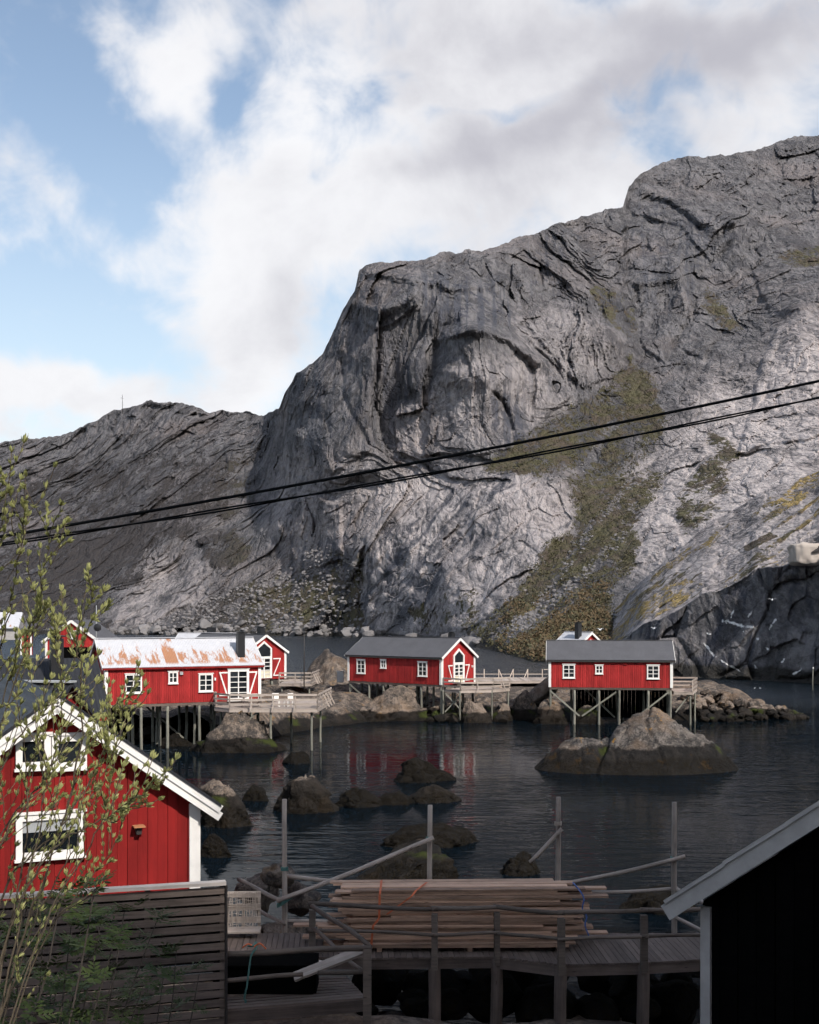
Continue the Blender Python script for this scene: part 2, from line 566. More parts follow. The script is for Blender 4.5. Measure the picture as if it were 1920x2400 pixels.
DEPTH = [  # x, y, distance in metres
    (-700, 1342, 540), (0, 1337, 545), (230, 1337, 545), (450, 1339, 530), (700, 1342, 505), (820, 1350, 455), (1000, 1363, 335), (1060, 1372, 280), (1120, 1392, 232), (1300, 1400, 215),
    (1500, 1406, 205), (1725, 1412, 198), (2500, 1420, 190), (-700, 1010, 1020), (0, 932, 1000), (130, 918, 985), (300, 850, 940), (440, 868, 900), (555, 873, 880),
    (0, 1100, 800), (150, 1010, 880), (300, 1000, 800), (480, 960, 800), (100, 1250, 640), (300, 1200, 640), (430, 1150, 640), (545, 1020, 740), (560, 950, 800),
    (600, 1200, 580), (400, 1280, 560), (600, 1300, 525), (690, 1280, 505), (350, 1220, 625), (680, 1150, 545), (590, 1100, 600),
    (603, 840, 690), (640, 800, 655), (630, 920, 610), (690, 760, 640), (730, 660, 640), (762, 575, 655), (650, 1030, 575), (700, 900, 575), (760, 750, 575), (790, 620, 590),
    (800, 553, 640), (870, 549, 650), (870, 600, 575), (880, 700, 562), (860, 850, 552), (830, 1000, 528), (940, 590, 590), (1000, 620, 600), (1000, 526, 680), (920, 720, 560), (1000, 700, 520),
    (960, 780, 512), (1000, 900, 505), (1060, 800, 512), (1120, 850, 535), (1060, 930, 500), (940, 940, 515), (900, 1060, 485), (770, 1150, 500), (780, 1320, 470), (860, 1200, 450), (900, 1320, 420),
    (1000, 1080, 440), (1080, 1030, 440), (1180, 1010, 440), (1200, 1080, 415), (1000, 1250, 385), (1100, 1160, 390), (960, 1335, 375),
    (1100, 640, 640), (1170, 640, 660), (1200, 700, 590), (1280, 720, 590), (1300, 780, 590), (1230, 800, 560), (1180, 880, 520), (1135, 495, 740), (1220, 465, 790), (1300, 436, 820),
    (1330, 560, 720), (1330, 690, 650), (1290, 900, 520), (1260, 1000, 470), (1200, 1180, 370), (1130, 1290, 310), (1250, 1280, 280), (1330, 1150, 350), (1060, 1330, 310), (1180, 1340, 250),
    (1350, 370, 880), (1450, 332, 930), (1590, 318, 960), (1725, 283, 980), (1900, 262, 980), (2500, 330, 980), (1400, 470, 800), (1520, 420, 840), (1540, 470, 760), (1430, 570, 700), (1480, 540, 740), (1400, 700, 620),
    (1500, 620, 690), (1600, 560, 720), (1700, 500, 760), (1700, 400, 860), (1500, 760, 580), (1600, 700, 600), (1700, 660, 560), (1430, 850, 520), (1550, 880, 470), (1700, 800, 470), (1700, 950, 380),
    (1450, 1000, 420), (1560, 1020, 370), (1400, 1120, 350), (1500, 1100, 320), (1700, 1050, 300), (2500, 900, 420), (2500, 600, 700), (1400, 1250, 270), (1600, 1200, 250)]
NCOL, NROW, NBACK = 860, 500, 26
ux = np.concatenate([np.linspace(-620, -30, 90, endpoint=False), np.linspace(-30, 1760, NCOL - 160, endpoint=False), np.linspace(1760, 2400, 70)])
top = np.interp(ux, [p[0] for p in SKY], [p[1] for p in SKY])
jag = fbm(np.c_[ux / 26.0, ux * 0, ux * 0], 4, 77) * 7 + fbm(np.c_[ux / 7.0, ux * 0 + 5, ux * 0], 3, 78) * 2.5
top = top + jag
bot = np.interp(ux, [p[0] for p in SHORE], [p[1] for p in SHORE]) + 3
vv = np.linspace(0, 1, NROW)
UX = np.repeat(ux[None, :], NROW, 0)
UY = bot[None, :] + (top - bot)[None, :] * vv[:, None]
rbf = LinRBF([(a, b) for a, b, _ in DEPTH], [math.log(d) for *_, d in DEPTH], reg=3.0)
# ragged lookup so that control features do not read as straight lines
base3 = np.c_[UX.ravel() / 60.0, UY.ravel() / 60.0, np.zeros(UX.size)]
wx = fbm(base3, 4, 5).reshape(UX.shape) * 14
wy = fbm(base3 + 40, 4, 9).reshape(UX.shape) * 14
QX, QY = UX + wx, UY + wy
DD = np.exp(rbf(UX + wx * .7, UY + wy * .7))
px = (UX * S - HX) / FPX
pz = (HY - UY * S) / FPX


def world_of(D):
    return np.stack([px * D, D, CAM_H + pz * D], axis=-1)


P0 = world_of(DD).reshape(-1, 3)


def region(poly, soft):
    ins = inpoly(QX, QY, poly)
    d, _ = seg_dist(QX, QY, poly + [poly[0]])
    return np.where(ins, sstep(d, -soft, soft), sstep(-d, -soft, soft))


# vegetation: the big gully fan, ledges, left hill heath
veg = np.zeros(UX.shape)
for poly, soft, wgt in [
    ([(1330, 750), (1370, 800), (1400, 880), (1350, 980), (1400, 1000), (1330, 1110), (1340, 1180), (1280, 1250), (1290, 1400), (1060, 1400), (1000, 1330), (1060, 1280), (1130, 1190), (1210, 1100), (1200, 1020), (1010, 985), (1120, 900), (1230, 840), (1290, 790)], 14, .80),
    ([(60, 1120), (250, 1060), (440, 1030), (470, 1080), (330, 1170), (240, 1260), (220, 1340), (-400, 1345), (-400, 1120)], 45, .85), ([(-400, 1000), (100, 980), (300, 960), (520, 960), (540, 1060), (300, 1080), (-400, 1140)], 40, .46),
    ([(410, 1140), (500, 1110), (530, 1180), (480, 1200), (430, 1185)], 12, .85),
    ([(350, 1290), (520, 1230), (640, 1200), (690, 1220), (760, 1200), (760, 1320), (640, 1335), (460, 1330), (340, 1325)], 18, .56),
    ([(1640, 540), (1725, 520), (1760, 555), (1680, 560)], 10, .7), ([(1480, 600), (1530, 640), (1560, 690), (1530, 700), (1480, 640)], 8, .5),
    ([(1240, 560), (1330, 650), (1340, 740), (1290, 700), (1240, 620)], 10, .45), ([(120, 1000), (250, 980), (300, 1060), (180, 1090)], 25, .55),
    ([(1500, 900), (1560, 950), (1520, 1060), (1450, 1120), (1420, 1060), (1470, 980)], 14, .5), ([(860, 1290), (1000, 1230), (1010, 1330), (900, 1345)], 14, .42),
    ([(700, 1160), (770, 1170), (760, 1260), (690, 1230)], 14, .4)]:
    veg = np.maximum(veg, region(poly, soft) * wgt)
# stone runs through the heath
for line, wd in [([(1290, 900), (1220, 990), (1160, 1010)], 10), ([(1330, 1020), (1240, 1120), (1180, 1210), (1120, 1290), (1040, 1340)], 9), ([(1310, 1130), (1230, 1210), (1160, 1270), (1080, 1340)], 12), ([(240, 1270), (330, 1190)], 5)]:
    d, _ = seg_dist(QX, QY, line)
    veg = veg * (1 - 0.75 * np.exp(-(d / wd) ** 2))
vrag = fbm(P0 / 22.0, 4, 27, 0.65).reshape(UX.shape)
veg = np.clip(veg + 0.02 + vrag * 0.9 * np.minimum(1, veg * 2.2), 0, 1) * (veg > 0.03)
pale = np.zeros(UX.shape)  # pale rock; sunlit right slope and low slab brightened in colour against cloud shade
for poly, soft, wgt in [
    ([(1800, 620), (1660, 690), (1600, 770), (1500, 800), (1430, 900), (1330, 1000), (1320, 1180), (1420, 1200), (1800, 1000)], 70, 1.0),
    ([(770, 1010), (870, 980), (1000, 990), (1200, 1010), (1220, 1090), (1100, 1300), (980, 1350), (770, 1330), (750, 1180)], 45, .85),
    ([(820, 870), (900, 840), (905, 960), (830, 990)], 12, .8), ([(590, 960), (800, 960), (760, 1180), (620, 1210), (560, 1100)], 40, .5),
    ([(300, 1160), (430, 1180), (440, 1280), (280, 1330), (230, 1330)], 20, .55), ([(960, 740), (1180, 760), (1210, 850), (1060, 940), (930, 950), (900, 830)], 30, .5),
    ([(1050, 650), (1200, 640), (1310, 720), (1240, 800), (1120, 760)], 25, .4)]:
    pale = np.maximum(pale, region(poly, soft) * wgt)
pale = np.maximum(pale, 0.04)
dark = np.zeros(UX.shape)
for poly, soft, wgt in [
    ([(890, 580), (1080, 590), (1090, 660), (900, 700)], 20, 1.0), ([(600, 800), (760, 560), (890, 560), (880, 900), (640, 950)], 30, .6), ([(1020, 840), (1090, 840), (1100, 960), (1020, 940)], 12, .9),
    ([(760, 1140), (1000, 1010), (1100, 1010), (960, 1150), (850, 1330), (760, 1330)], 20, .8), ([(1100, 500), (1200, 490), (1180, 620), (1110, 620)], 15, .6), ([(1330, 420), (1560, 500), (1450, 620), (1340, 620)], 25, .6),
    ([(620, 1130), (730, 1130), (730, 1200), (620, 1210)], 12, .8)]:
    dark = np.maximum(dark, region(poly, soft) * wgt)
# relief: warped, jointed granite
q = P0 + np.stack([fbm(P0 / 60.0, 3, 21), fbm(P0 / 60.0 + 9, 3, 22), fbm(P0 / 60.0 + 19, 3, 23)], 1) * 16.0
sc_ = (DD.ravel() / 550.0)
rough = 1.0 - 0.45 * np.maximum(dark, region([(900, 720), (1000, 675), (1080, 690), (1200, 830), (1060, 940), (920, 950)], 20)).ravel()
tilt_m = np.array(Matrix.Rotation(R(-36), 3, 'Y'))
qv = q * np.array([1, .22, 1])
qr = qv @ tilt_m.T
mcl = region([(590, 870), (760, 540), (1120, 470), (1240, 620), (1220, 860), (1060, 980), (780, 1000), (600, 1050)], 60).ravel()[:, None]
qm = qr * (1 - mcl) + qv * mcl                       # joints lean on the flanks and stand upright in the big wall
h1 = fbm(qm * np.array([1, 1, .3]) / 55.0, 3, 31) * 1.3
b1, e1 = blocks(qm * np.array([1, 1, .14]) / 30.0, 41)
b2, e2 = blocks(qm * np.array([1, 1, .17]) / 12.0, 51)
b3, e3 = blocks(qm * np.array([1, .7, .4]) / 5.0, 61)
f1 = fbm(qm * np.array([1, .9, .55]) / 8.0, 4, 71)
vg = np.clip(veg.ravel() * 1.5, 0, 1)
disp = (h1 * 13 + b1 * (4.5 + 4.0 * mcl[:, 0]) - np.exp(-(e1 / .05) ** 2) * 1.0) + rough * (b2 * 2.6 - np.exp(-(e2 / .06) ** 2) * 0.5 + b3 * 1.7 - np.exp(-(e3 / .08) ** 2) * .5 + f1 * 2.4 + blocks(qm * np.array([1, 1, .35]) / 2.6, 73)[0] * .7)
disp = disp * (1 - 0.72 * vg) + vg * (f1 * 2.0 + b3 * .8)
# named cracks and overlaps seen in the face
carve = np.zeros(UX.shape)
for line, wd, dep in [
    ([(1320, 420), (1420, 440), (1500, 500), (1545, 480)], 9, 26), ([(1550, 500), (1490, 560), (1450, 600), (1440, 680), (1400, 770)], 8, 26), ([(1142, 500), (1140, 560), (1143, 615)], 4, 20),
    ([(1062, 545), (1085, 600), (1100, 640)], 5, 16), ([(905, 725), (940, 690), (1000, 672), (1070, 686)], 7, 16), ([(1080, 690), (1120, 740), (1180, 790), (1215, 830)], 7, 18), ([(820, 590), (800, 680), (790, 800), (812, 940)], 6, 16),
    ([(700, 700), (730, 850), (790, 950)], 6, 12), ([(1030, 830), (1060, 850), (1080, 910), (1078, 940)], 6, 16), ([(905, 600), (900, 650), (905, 720)], 5, 10), ([(600, 860), (600, 960), (560, 1040)], 9, 22),
    ([(770, 1140), (760, 1240), (765, 1330)], 7, 16), ([(1220, 480), (1240, 580), (1330, 700)], 10, 20), ([(1330, 440), (1310, 520), (1330, 600)], 6, 16), ([(1600, 600), (1520, 700), (1470, 800), (1430, 870)], 7, 14),
    ([(1725, 740), (1640, 800), (1560, 900)], 6, 10), ([(990, 1000), (900, 1120), (830, 1260)], 6, 8), ([(1060, 1000), (960, 1110), (880, 1260)], 6, 7), ([(720, 660), (700, 720), (640, 800)], 6, 9), ([(610, 1130), (640, 1190), (720, 1190)], 7, 12),
    ([(300, 860), (420, 880), (450, 950)], 6, 14), ([(190, 900), (260, 930), (300, 1000)], 6, 12), ([(860, 690), (850, 780), (870, 850)], 5, 9), ([(1110, 770), (1130, 830), (1110, 900)], 5, 9)]:
    d, t = seg_dist(QX, QY, line)
    ragged = 1 + 0.5 * wx / 14
    carve += 0.36 * dep * (0.65 + 0.8 * wy / 14) * np.exp(-(d / (wd * ragged)) ** 2) * sstep(t, -.02, .12) * sstep(1 - t, -.02, .12)
# slabs and buttresses that stand proud of the face with a sharp edge
for poly, up_ in [
    ([(905, 840), (925, 730), (960, 695), (1010, 680), (1075, 690), (1110, 740), (1205, 828), (1120, 900), (1080, 935), (990, 960), (900, 960)], 10), ([(1095, 665), (1180, 630), (1260, 660), (1310, 720), (1290, 790), (1230, 810), (1150, 740)], 8),
    ([(1320, 430), (1345, 370), (1450, 338), (1545, 470), (1500, 560), (1430, 480), (1330, 455)], 12), ([(1340, 600), (1430, 570), (1455, 640), (1400, 770), (1350, 720)], 9), ([(1470, 620), (1560, 560), (1600, 620), (1480, 760), (1440, 740)], 8),
    ([(755, 572), (890, 562), (880, 640), (800, 700), (740, 680), (720, 650)], 7), ([(1640, 690), (1760, 640), (1780, 900), (1560, 950), (1600, 780)], 9), ([(620, 810), (700, 720), (760, 760), (790, 950), (700, 1000), (610, 960)], 6),
    ([(770, 1150), (1000, 1040), (1180, 1030), (1210, 1090), (1100, 1250), (960, 1340), (780, 1325)], 8), ([(1590, 570), (1760, 560), (1760, 640), (1620, 660)], 8), ([(1400, 980), (1480, 930), (1540, 1000), (1470, 1090), (1390, 1080)], 6),
    ([(1340, 1080), (1420, 1090), (1450, 1150), (1360, 1170)], 5), ([(930, 545), (1060, 520), (1090, 600), (1000, 640), (930, 620)], 6), ([(1150, 490), (1230, 475), (1230, 580), (1160, 610)], 7), ([(230, 880), (330, 860), (440, 890), (400, 960), (260, 950)], 9),
    ([(290, 1190), (430, 1170), (450, 1250), (330, 1310), (240, 1315)], 8), ([(620, 1040), (720, 1060), (730, 1180), (640, 1200), (590, 1120)], 7), ([(450, 880), (560, 885), (570, 960), (480, 990)], 8), ([(1560, 760), (1640, 720), (1600, 850), (1500, 900)], 6)]:
    rg_ = region(poly, 5.0)
    carve -= .75 * up_ * rg_ * (0.75 + 0.5 * wx / 14)
# rounded overhanging brows
brow = np.zeros(UX.shape)
for line, wd, dep in [([(770, 572), (860, 590), (960, 600), (1060, 590)], 10, 9), ([(925, 712), (1000, 690), (1070, 705), (1130, 770)], 11, 13), ([(740, 640), (790, 660), (870, 620)], 14, 7), ([(1350, 400), (1440, 440), (1500, 470)], 12, 9),
                     ([(1340, 600), (1430, 590), (1440, 640)], 12, 9), ([(620, 860), (680, 800), (730, 700)], 14, 8)]:
    d, t = seg_dist(QX, QY, line)
    brow += dep * np.exp(-(d / wd) ** 2)
edge_keep = (sstep(vv, 0.0, 0.05)[:, None] * np.ones_like(UX))
edge_top = 1 - 0.7 * sstep(vv, 0.97, 1.0)[:, None]
DF = DD - disp.reshape(UX.shape) * sc_.reshape(UX.shape) * edge_keep * edge_top + (carve - brow) * edge_keep * edge_top
PF = world_of(DF)
PF[0, :, 2] = -3.0
# the far side falls away behind the skyline
back = []
last = PF[-1]
nrm2 = last[:, :2] / np.linalg.norm(last[:, :2], axis=1, keepdims=True)
for k in range(1, NBACK + 1):
    run = 2.2 * k ** 1.55
    b_ = last.copy()
    b_[:, :2] += nrm2 * run
    b_[:, 2] += 1.2 * math.sin(min(k, 4) * .5) - 0.06 * k ** 2.25 + fbm(np.c_[last[:, 0] / 20, np.full(len(last), k * .7), last[:, 2] / 20], 3, 90) * min(1, k / 4) * 2
    back.append(b_)
back = np.array(back)
ALL = np.concatenate([PF, back], 0)
me = np_mesh("mountain", ALL.reshape(-1, 3), grid_faces(NROW + NBACK, len(ux)), False)
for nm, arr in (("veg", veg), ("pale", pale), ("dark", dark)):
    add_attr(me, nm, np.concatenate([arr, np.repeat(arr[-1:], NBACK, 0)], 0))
# dark seep lines: diagonal on the low slab, upright on the wall
du, dv = (UX + UY * .78) / 1.27, (UX * .78 - UY) / 1.27
sd_ = fbm(np.c_[(du + wx * .6).ravel() / 13, dv.ravel() / 150, du.ravel() * 0], 4, 311, .6).reshape(UX.shape)
sv_ = fbm(np.c_[(UX + wx * .35).ravel() / 8, UY.ravel() / 130, UX.ravel() * 0], 4, 312, .6).reshape(UX.shape)
stain = sstep(sd_, .05, .3) * region([(755, 1150), (990, 995), (1130, 1005), (1000, 1160), (870, 1330), (760, 1335)], 25)
for poly, soft, wgt in [([(880, 570), (1085, 585), (1095, 680), (890, 720)], 18, 1.0), ([(1015, 830), (1095, 830), (1110, 960), (1010, 950)], 14, 1.0), ([(610, 1130), (735, 1130), (735, 1205), (620, 1215)], 12, 1.0), ([(600, 850), (780, 580), (880, 700), (900, 950), (620, 1000)], 30, .55),
                        ([(1100, 490), (1220, 480), (1200, 630), (1100, 630)], 16, .6), ([(1320, 400), (1560, 480), (1450, 660), (1340, 660)], 25, .6), ([(940, 750), (1200, 800), (1060, 940), (900, 960)], 20, .5)]:
    stain = np.maximum(stain, sstep(sv_, .02, .28) * region(poly, soft) * wgt)
add_attr(me, "stain", np.concatenate([stain, np.repeat(stain[-1:] * 0, NBACK, 0)], 0))
gold = np.zeros(UX.shape)
gold = np.maximum(gold, region([(1080, 1280), (1260, 1250), (1280, 1400), (1060, 1390)], 12) * .35)
add_attr(me, "gold", np.concatenate([gold, np.repeat(gold[-1:], NBACK, 0)], 0))
brown = sstep(UX, 620, 420)
add_attr(me, "brown", np.concatenate([brown, np.repeat(brown[-1:], NBACK, 0)], 0))
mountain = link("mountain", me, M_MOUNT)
tag(mountain, "steep grey granite mountain across the bay", kind="structure")
MTN = dict(P=PF, veg=veg, UX=UX, UY=UY)

# ------------------------------------------------------------------ the near cliff on the right
CTOP = [(1225, 1385), (1262, 1345), (1290, 1290), (1330, 1240), (1400, 1180), (1500, 1098), (1600, 1040), (1725, 990), (1900, 935), (2300, 900)]
CBOT = [(1225, 1392), (1300, 1408), (1370, 1424), (1500, 1428), (1725, 1440), (2300, 1480)]
CEDGE = [(1225, 1388), (1290, 1365), (1330, 1330), (1370, 1312), (1420, 1290), (1480, 1255), (1530, 1238), (1590, 1200), (1660, 1188), (1725, 1172), (2300, 1120)]
cx = np.concatenate([np.linspace(1226, 1740, 300, endpoint=False), np.linspace(1740, 2300, 60)])
ct = np.interp(cx, [p[0] for p in CTOP], [p[1] for p in CTOP]) + fbm(np.c_[cx / 30, cx * 0, cx * 0], 4, 15) * 5
cb = np.interp(cx, [p[0] for p in CBOT], [p[1] for p in CBOT]) + 3
ce = np.interp(cx, [p[0] for p in CEDGE], [p[1] for p in CEDGE]) + fbm(np.c_[cx / 40, cx * 0 + 3, cx * 0], 4, 16) * 8
CR = 230
cv = np.linspace(0, 1, CR)
CX = np.repeat(cx[None], CR, 0)
CY = cb[None] + (ct - cb)[None] * cv[:, None]
Db = 9 * FPX / (np.interp(cx, [p[0] for p in CBOT], [p[1] for p in CBOT]) * S - HY)
Db = np.convolve(np.pad(Db, 20, mode='edge'), np.ones(41) / 41, 'valid')
fe = np.clip((CY - ce[None]) / np.maximum(cb - ce, 1e-3)[None], 0, 1)          # 1 at water .. 0 at the edge
ft = np.clip((ce[None] - CY) / np.maximum(ce - ct, 1e-3)[None], 0, 1)          # 0 at edge .. 1 on the crest
CD = Db[None] * (1.0 + 0.03 * (1 - fe) + 0.30 * ft ** 1.15 + 0.035 * (1 - np.exp(-ft * 14)))
cpx = (CX * S - HX) / FPX
cpz = (HY - CY * S) / FPX
CP = np.stack([cpx * CD, CD, CAM_H + cpz * CD], -1).reshape(-1, 3)
# slab bands run up to the right; vertical joints cut the face
lx = (CX - 1260) * 0.80 + (1340 - CY) * 0.60
ly = -(CX - 1260) * 0.60 + (1340 - CY) * 0.80
wv = fbm(np.c_[CX.ravel() / 50, CY.ravel() / 50, CX.ravel() * 0], 4, 18).reshape(CX.shape)
band = fbm(np.c_[lx.ravel() / 170, (ly + 10 * wv).ravel() / 7, lx.ravel() * 0], 4, 17).reshape(CX.shape)
bq = CP + np.stack([fbm(CP / 12, 3, 24), fbm(CP / 12 + 5, 3, 25), fbm(CP / 12 + 8, 3, 26)], 1) * 3
c1, g1 = blocks(bq * np.array([1, 1, .6]) / 11, 81)
c2, g2 = blocks(bq / 4.0, 82)
cf = fbm(bq / 3.0, 4, 83)
face = (ft <= 0.001).ravel() * 1.0
cdisp = face * (c1 * 1.5 - np.exp(-(g1 / .06) ** 2) * 1.0 + c2 * .55 + cf * .6) + (1 - face) * (band.ravel() * 1.8 + cf * .35 + c2 * .25)
ck = (sstep(cv, 0, .03)[:, None] * (1 - sstep(cv, .97, 1.0))[:, None]) * np.ones_like(CX)
CD2 = CD - cdisp.reshape(CX.shape) * ck
CP2 = np.stack([cpx * CD2, CD2, CAM_H + cpz * CD2], -1)
CP2[0, :, 2] = -2
cback = []
l2 = CP2[-1]
n2 = l2[:, :2] / np.linalg.norm(l2[:, :2], axis=1, keepdims=True)
for k in range(1, 13):
    b_ = l2.copy()
    b_[:, :2] += n2 * 1.2 * k ** 1.5
    b_[:, 2] -= 0.10 * k ** 2
    cback.append(b_)
CA = np.concatenate([CP2, np.array(cback)], 0)
cm = np_mesh("cliff", CA.reshape(-1, 3), grid_faces(CR + 12, len(cx)))
cveg = sstep(band, 0.02, 0.20) * (ft > 0.015) * 0.66
cveg = np.maximum(cveg, sstep(band + .12, 0, .3) * sstep(ft, .72, .95) * .8)
ins = inpoly(CX + 8 * wv, CY + 8 * wv, [(1270, 1375), (1330, 1320), (1440, 1265), (1480, 1225), (1440, 1215), (1380, 1250), (1320, 1290), (1280, 1330)])
cveg = np.maximum(cveg, ins * (.62 + .5 * band))
ins2 = inpoly(CX + 8 * wv, CY + 8 * wv, [(1560, 1150), (1620, 1120), (1640, 1130), (1600, 1145), (1570, 1160)])
cveg = np.maximum(cveg, ins2 * .9)
cgold = np.clip(ins * 1.0 + sstep(ft, .6, .95) * .9 + sstep(wv, -.2, .3) * .7, 0, 1) * (1 - ins2)
cpale = np.where(ft > 0.01, .85, .02 + .22 * sstep(wv, .1, .5))
cdark = np.where(ft > 0.01, .15, .95)
guano = np.zeros(CX.shape)
for line, wd in [([(1520, 1305), (1555, 1315), (1590, 1322)], 5), ([(1540, 1300), (1545, 1285)], 4), ([(1575, 1298), (1582, 1285)], 5), ([(1620, 1325), (1632, 1305)], 4), ([(1483, 1355), (1500, 1378), (1530, 1398), (1560, 1415)], 4),
                 ([(1588, 1398), (1590, 1404)], 5), ([(1595, 1345), (1598, 1347)], 4), ([(1648, 1395), (1652, 1390)], 4), ([(1672, 1420), (1690, 1410)], 4), ([(1565, 1330), (1567, 1334)], 3), ([(1614, 1364), (1617, 1368)], 3)]:
    d, _ = seg_dist(CX + 5 * wv, CY + 5 * wv, line)
    wd = wd * .7
    guano = np.maximum(guano, np.exp(-(d / wd) ** 2))
for nm, arr in (("veg", cveg), ("pale", cpale), ("dark", cdark), ("gold", cgold), ("guano", guano)):
    add_attr(cm, nm, np.concatenate([arr, np.repeat(arr[-1:], 12, 0)], 0))
cliff = link("cliff", cm, M_CLIFF)
tag(cliff, "near rock cliff with grassy slabs and bird stains on the right", kind="structure")

# ------------------------------------------------------------------ more materials
def shore_mat(name, weed=0.9, tide=0.75, base=((0.05, 0.044, 0.040), (0.21, 0.165, 0.132)), lichen=0.3):
    """granite of the shore with a band of dark weed and green slime up to the high water line"""
    n, b = new_mat(name)
    geo = n.node('ShaderNodeNewGeometry')
    pos = geo.outputs['Position']
    oi = n.node('ShaderNodeObjectInfo')
    rnd = oi.outputs['Random']
    mid = n.noise(pos, 0.9, 5, 0.68, 0.3)
    fine = n.noise(pos, 9.0, 4, 0.72)
    big = n.noise(pos, 0.28, 3, 0.6)
    tex = n.m('ADD', n.m('MULTIPLY', mid, 0.55), n.m('MULTIPLY', fine, 0.45))
    tex = n.m('ADD', tex, n.m('MULTIPLY', n.m('SUBTRACT', rnd, 0.5), 0.12))
    tex = n.m('ADD', tex, n.m('MULTIPLY', n.m('SUBTRACT', n.noise(pos, 2.6, 3, 0.7), 0.5), 0.5))
    c = n.mix(n.ss(tex, 0.38, 0.62), base[0], base[1])
    c = n.mix(n.m('MULTIPLY', n.ss(big, 0.52, 0.68), 0.5), c, (0.22, 0.15, 0.10))
    vein = n.voro(n.scl(pos, 0.7, 0.7, 1.2, (0.4, 0.6, 0.1)), 1.0, 'DISTANCE_TO_EDGE')
    c = n.mix(n.m('MULTIPLY', n.ss(vein, 0.02, 0.0), 0.35), c, (0.05, 0.045, 0.042))
    lc = n.noise(n.v('ADD', pos, (31.0, 7.0, 3.0)), 0.75, 5, 0.65)
    c = n.mix(n.m('MULTIPLY', n.ss(lc, 0.60, 0.66), lichen), c, (0.33, 0.17, 0.03))
    sp = n.noise(pos, 5.0, 3, 0.6)
    c = n.mix(n.m('MULTIPLY', n.ss(sp, 0.62, 0.70), 0.25), c, (0.42, 0.40, 0.36))
    sz = n.node('ShaderNodeSeparateXYZ')
    n.l.new(pos, sz.inputs[0])
    z = n.m('ADD', sz.outputs[2], n.m('MULTIPLY', n.m('SUBTRACT', big, 0.5), 1.5))
    z = n.m('ADD', z, n.m('MULTIPLY', n.m('SUBTRACT', fine, 0.5), 0.25))
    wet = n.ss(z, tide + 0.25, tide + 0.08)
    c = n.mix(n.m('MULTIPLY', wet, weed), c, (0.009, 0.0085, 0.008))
    green = n.m('MULTIPLY', n.m('MULTIPLY', n.ss(z, tide - 0.55, tide - 0.35), n.ss(z, tide + 0.12, tide - 0.02)), n.ss(n.noise(n.v('ADD', pos, (5, 9, 2)), 0.42, 3, 0.6), 0.53, 0.62))
    c = n.mix(n.m('MULTIPLY', green, 0.9), c, (0.038, 0.047, 0.012))
    olive = n.m('MULTIPLY', n.ss(z, tide - 0.3, tide - 0.6), n.ss(fine, 0.45, 0.6))
    c = n.mix(n.m('MULTIPLY', olive, 0.8), c, (0.012, 0.009, 0.0045))
    n.l.new(c, b.inputs['Base Color'])
    n.l.new(n.m('MULTIPLY_ADD', wet, -0.1 if tide < 3 else 0.0, 0.9), b.inputs['Roughness'])
    b.inputs['Specular IOR Level'].default_value = 0.08 if tide < 3 else 0.03
    h = n.m('ADD', n.m('MULTIPLY', mid, 0.8), n.m('MULTIPLY', fine, 0.14))
    h = n.m('ADD', h, n.m('MULTIPLY', n.m('MULTIPLY', olive, n.noise(pos, 22, 2, .6)), 0.10))
    n.l.new(n.bump(h, 0.8, 0.5), b.inputs['Normal'])
    return MATS[name]


M_SHORE = shore_mat("shore_granite")
M_SHORE_DRY = shore_mat("dry_granite", tide=0.35, base=((0.058, 0.05, 0.046), (0.22, 0.178, 0.145)), lichen=0.2)
M_WET = shore_mat("wet_granite", tide=1.25, lichen=0.25)
M_WEED = shore_mat("weedy_rock", weed=0.97, tide=2.2, lichen=0.0)
M_GLOOM = shore_mat("shade_black_rock", weed=0.97, tide=3.5, lichen=0.0, base=((0.012, 0.011, 0.01), (0.03, 0.026, 0.022)))  # shore rock blackened in colour to stand in for shade under the walkway
M_TALUS = simple_mat("talus_rock", (0.16, 0.15, 0.148), 0.9, 0.45, 0.35, 0.6, 1.2, 0.15, coord='pos', randvar=0.3)


def wood_mat(name, col, var=0.35, rough=0.85, randvar=0.25, knots=True):
    n, b = new_mat(name)
    t = n.node('ShaderNodeTexCoord')
    oi = n.node('ShaderNodeObjectInfo')
    off = n.node('ShaderNodeCombineXYZ')
    n.l.new(n.m('MULTIPLY', oi.outputs['Random'], 37.0), off.inputs[0])
    n.l.new(n.m('MULTIPLY', oi.outputs['Random'], 91.0), off.inputs[1])
    ov = n.v('ADD', t.outputs['Object'], off.outputs[0])
    grain = n.noise(n.scl(ov, 1.1, 26, 26), 1.0, 4, 0.65, 0.3)
    blot = n.noise(ov, 1.7, 4, 0.6)
    f = n.m('ADD', n.m('MULTIPLY', n.m('SUBTRACT', grain, .5), 2.4 * var), n.m('MULTIPLY', n.m('SUBTRACT', blot, .5), 2.0 * var))
    f = n.m('ADD', f, n.m('MULTIPLY_ADD', oi.outputs['Random'], 2 * randvar, 1 - randvar))
    vm = n.node('ShaderNodeVectorMath', operation='SCALE')
    vm.inputs[0].default_value = col
    n.l.new(n.m('MAXIMUM', f, 0.15), vm.inputs['Scale'])
    c = vm.outputs[0]
    if knots:
        k = n.voro(n.scl(ov, 2.2, 9, 9), 1.0)
        c = n.mix(n.m('MULTIPLY', n.ss(k, 0.13, 0.06), 0.7), c, (col[0] * .35, col[1] * .3, col[2] * .28))
    n.l.new(c, b.inputs['Base Color'])
    b.inputs['Roughness'].default_value = rough
    b.inputs['Specular IOR Level'].default_value = 0.25
    if max(col) < .01:
        b.inputs['Specular IOR Level'].default_value = 0.02
        b.inputs['Roughness'].default_value = 1.0
    n.l.new(n.bump(grain, 0.5, 0.01), b.inputs['Normal'])
    return MATS[name]


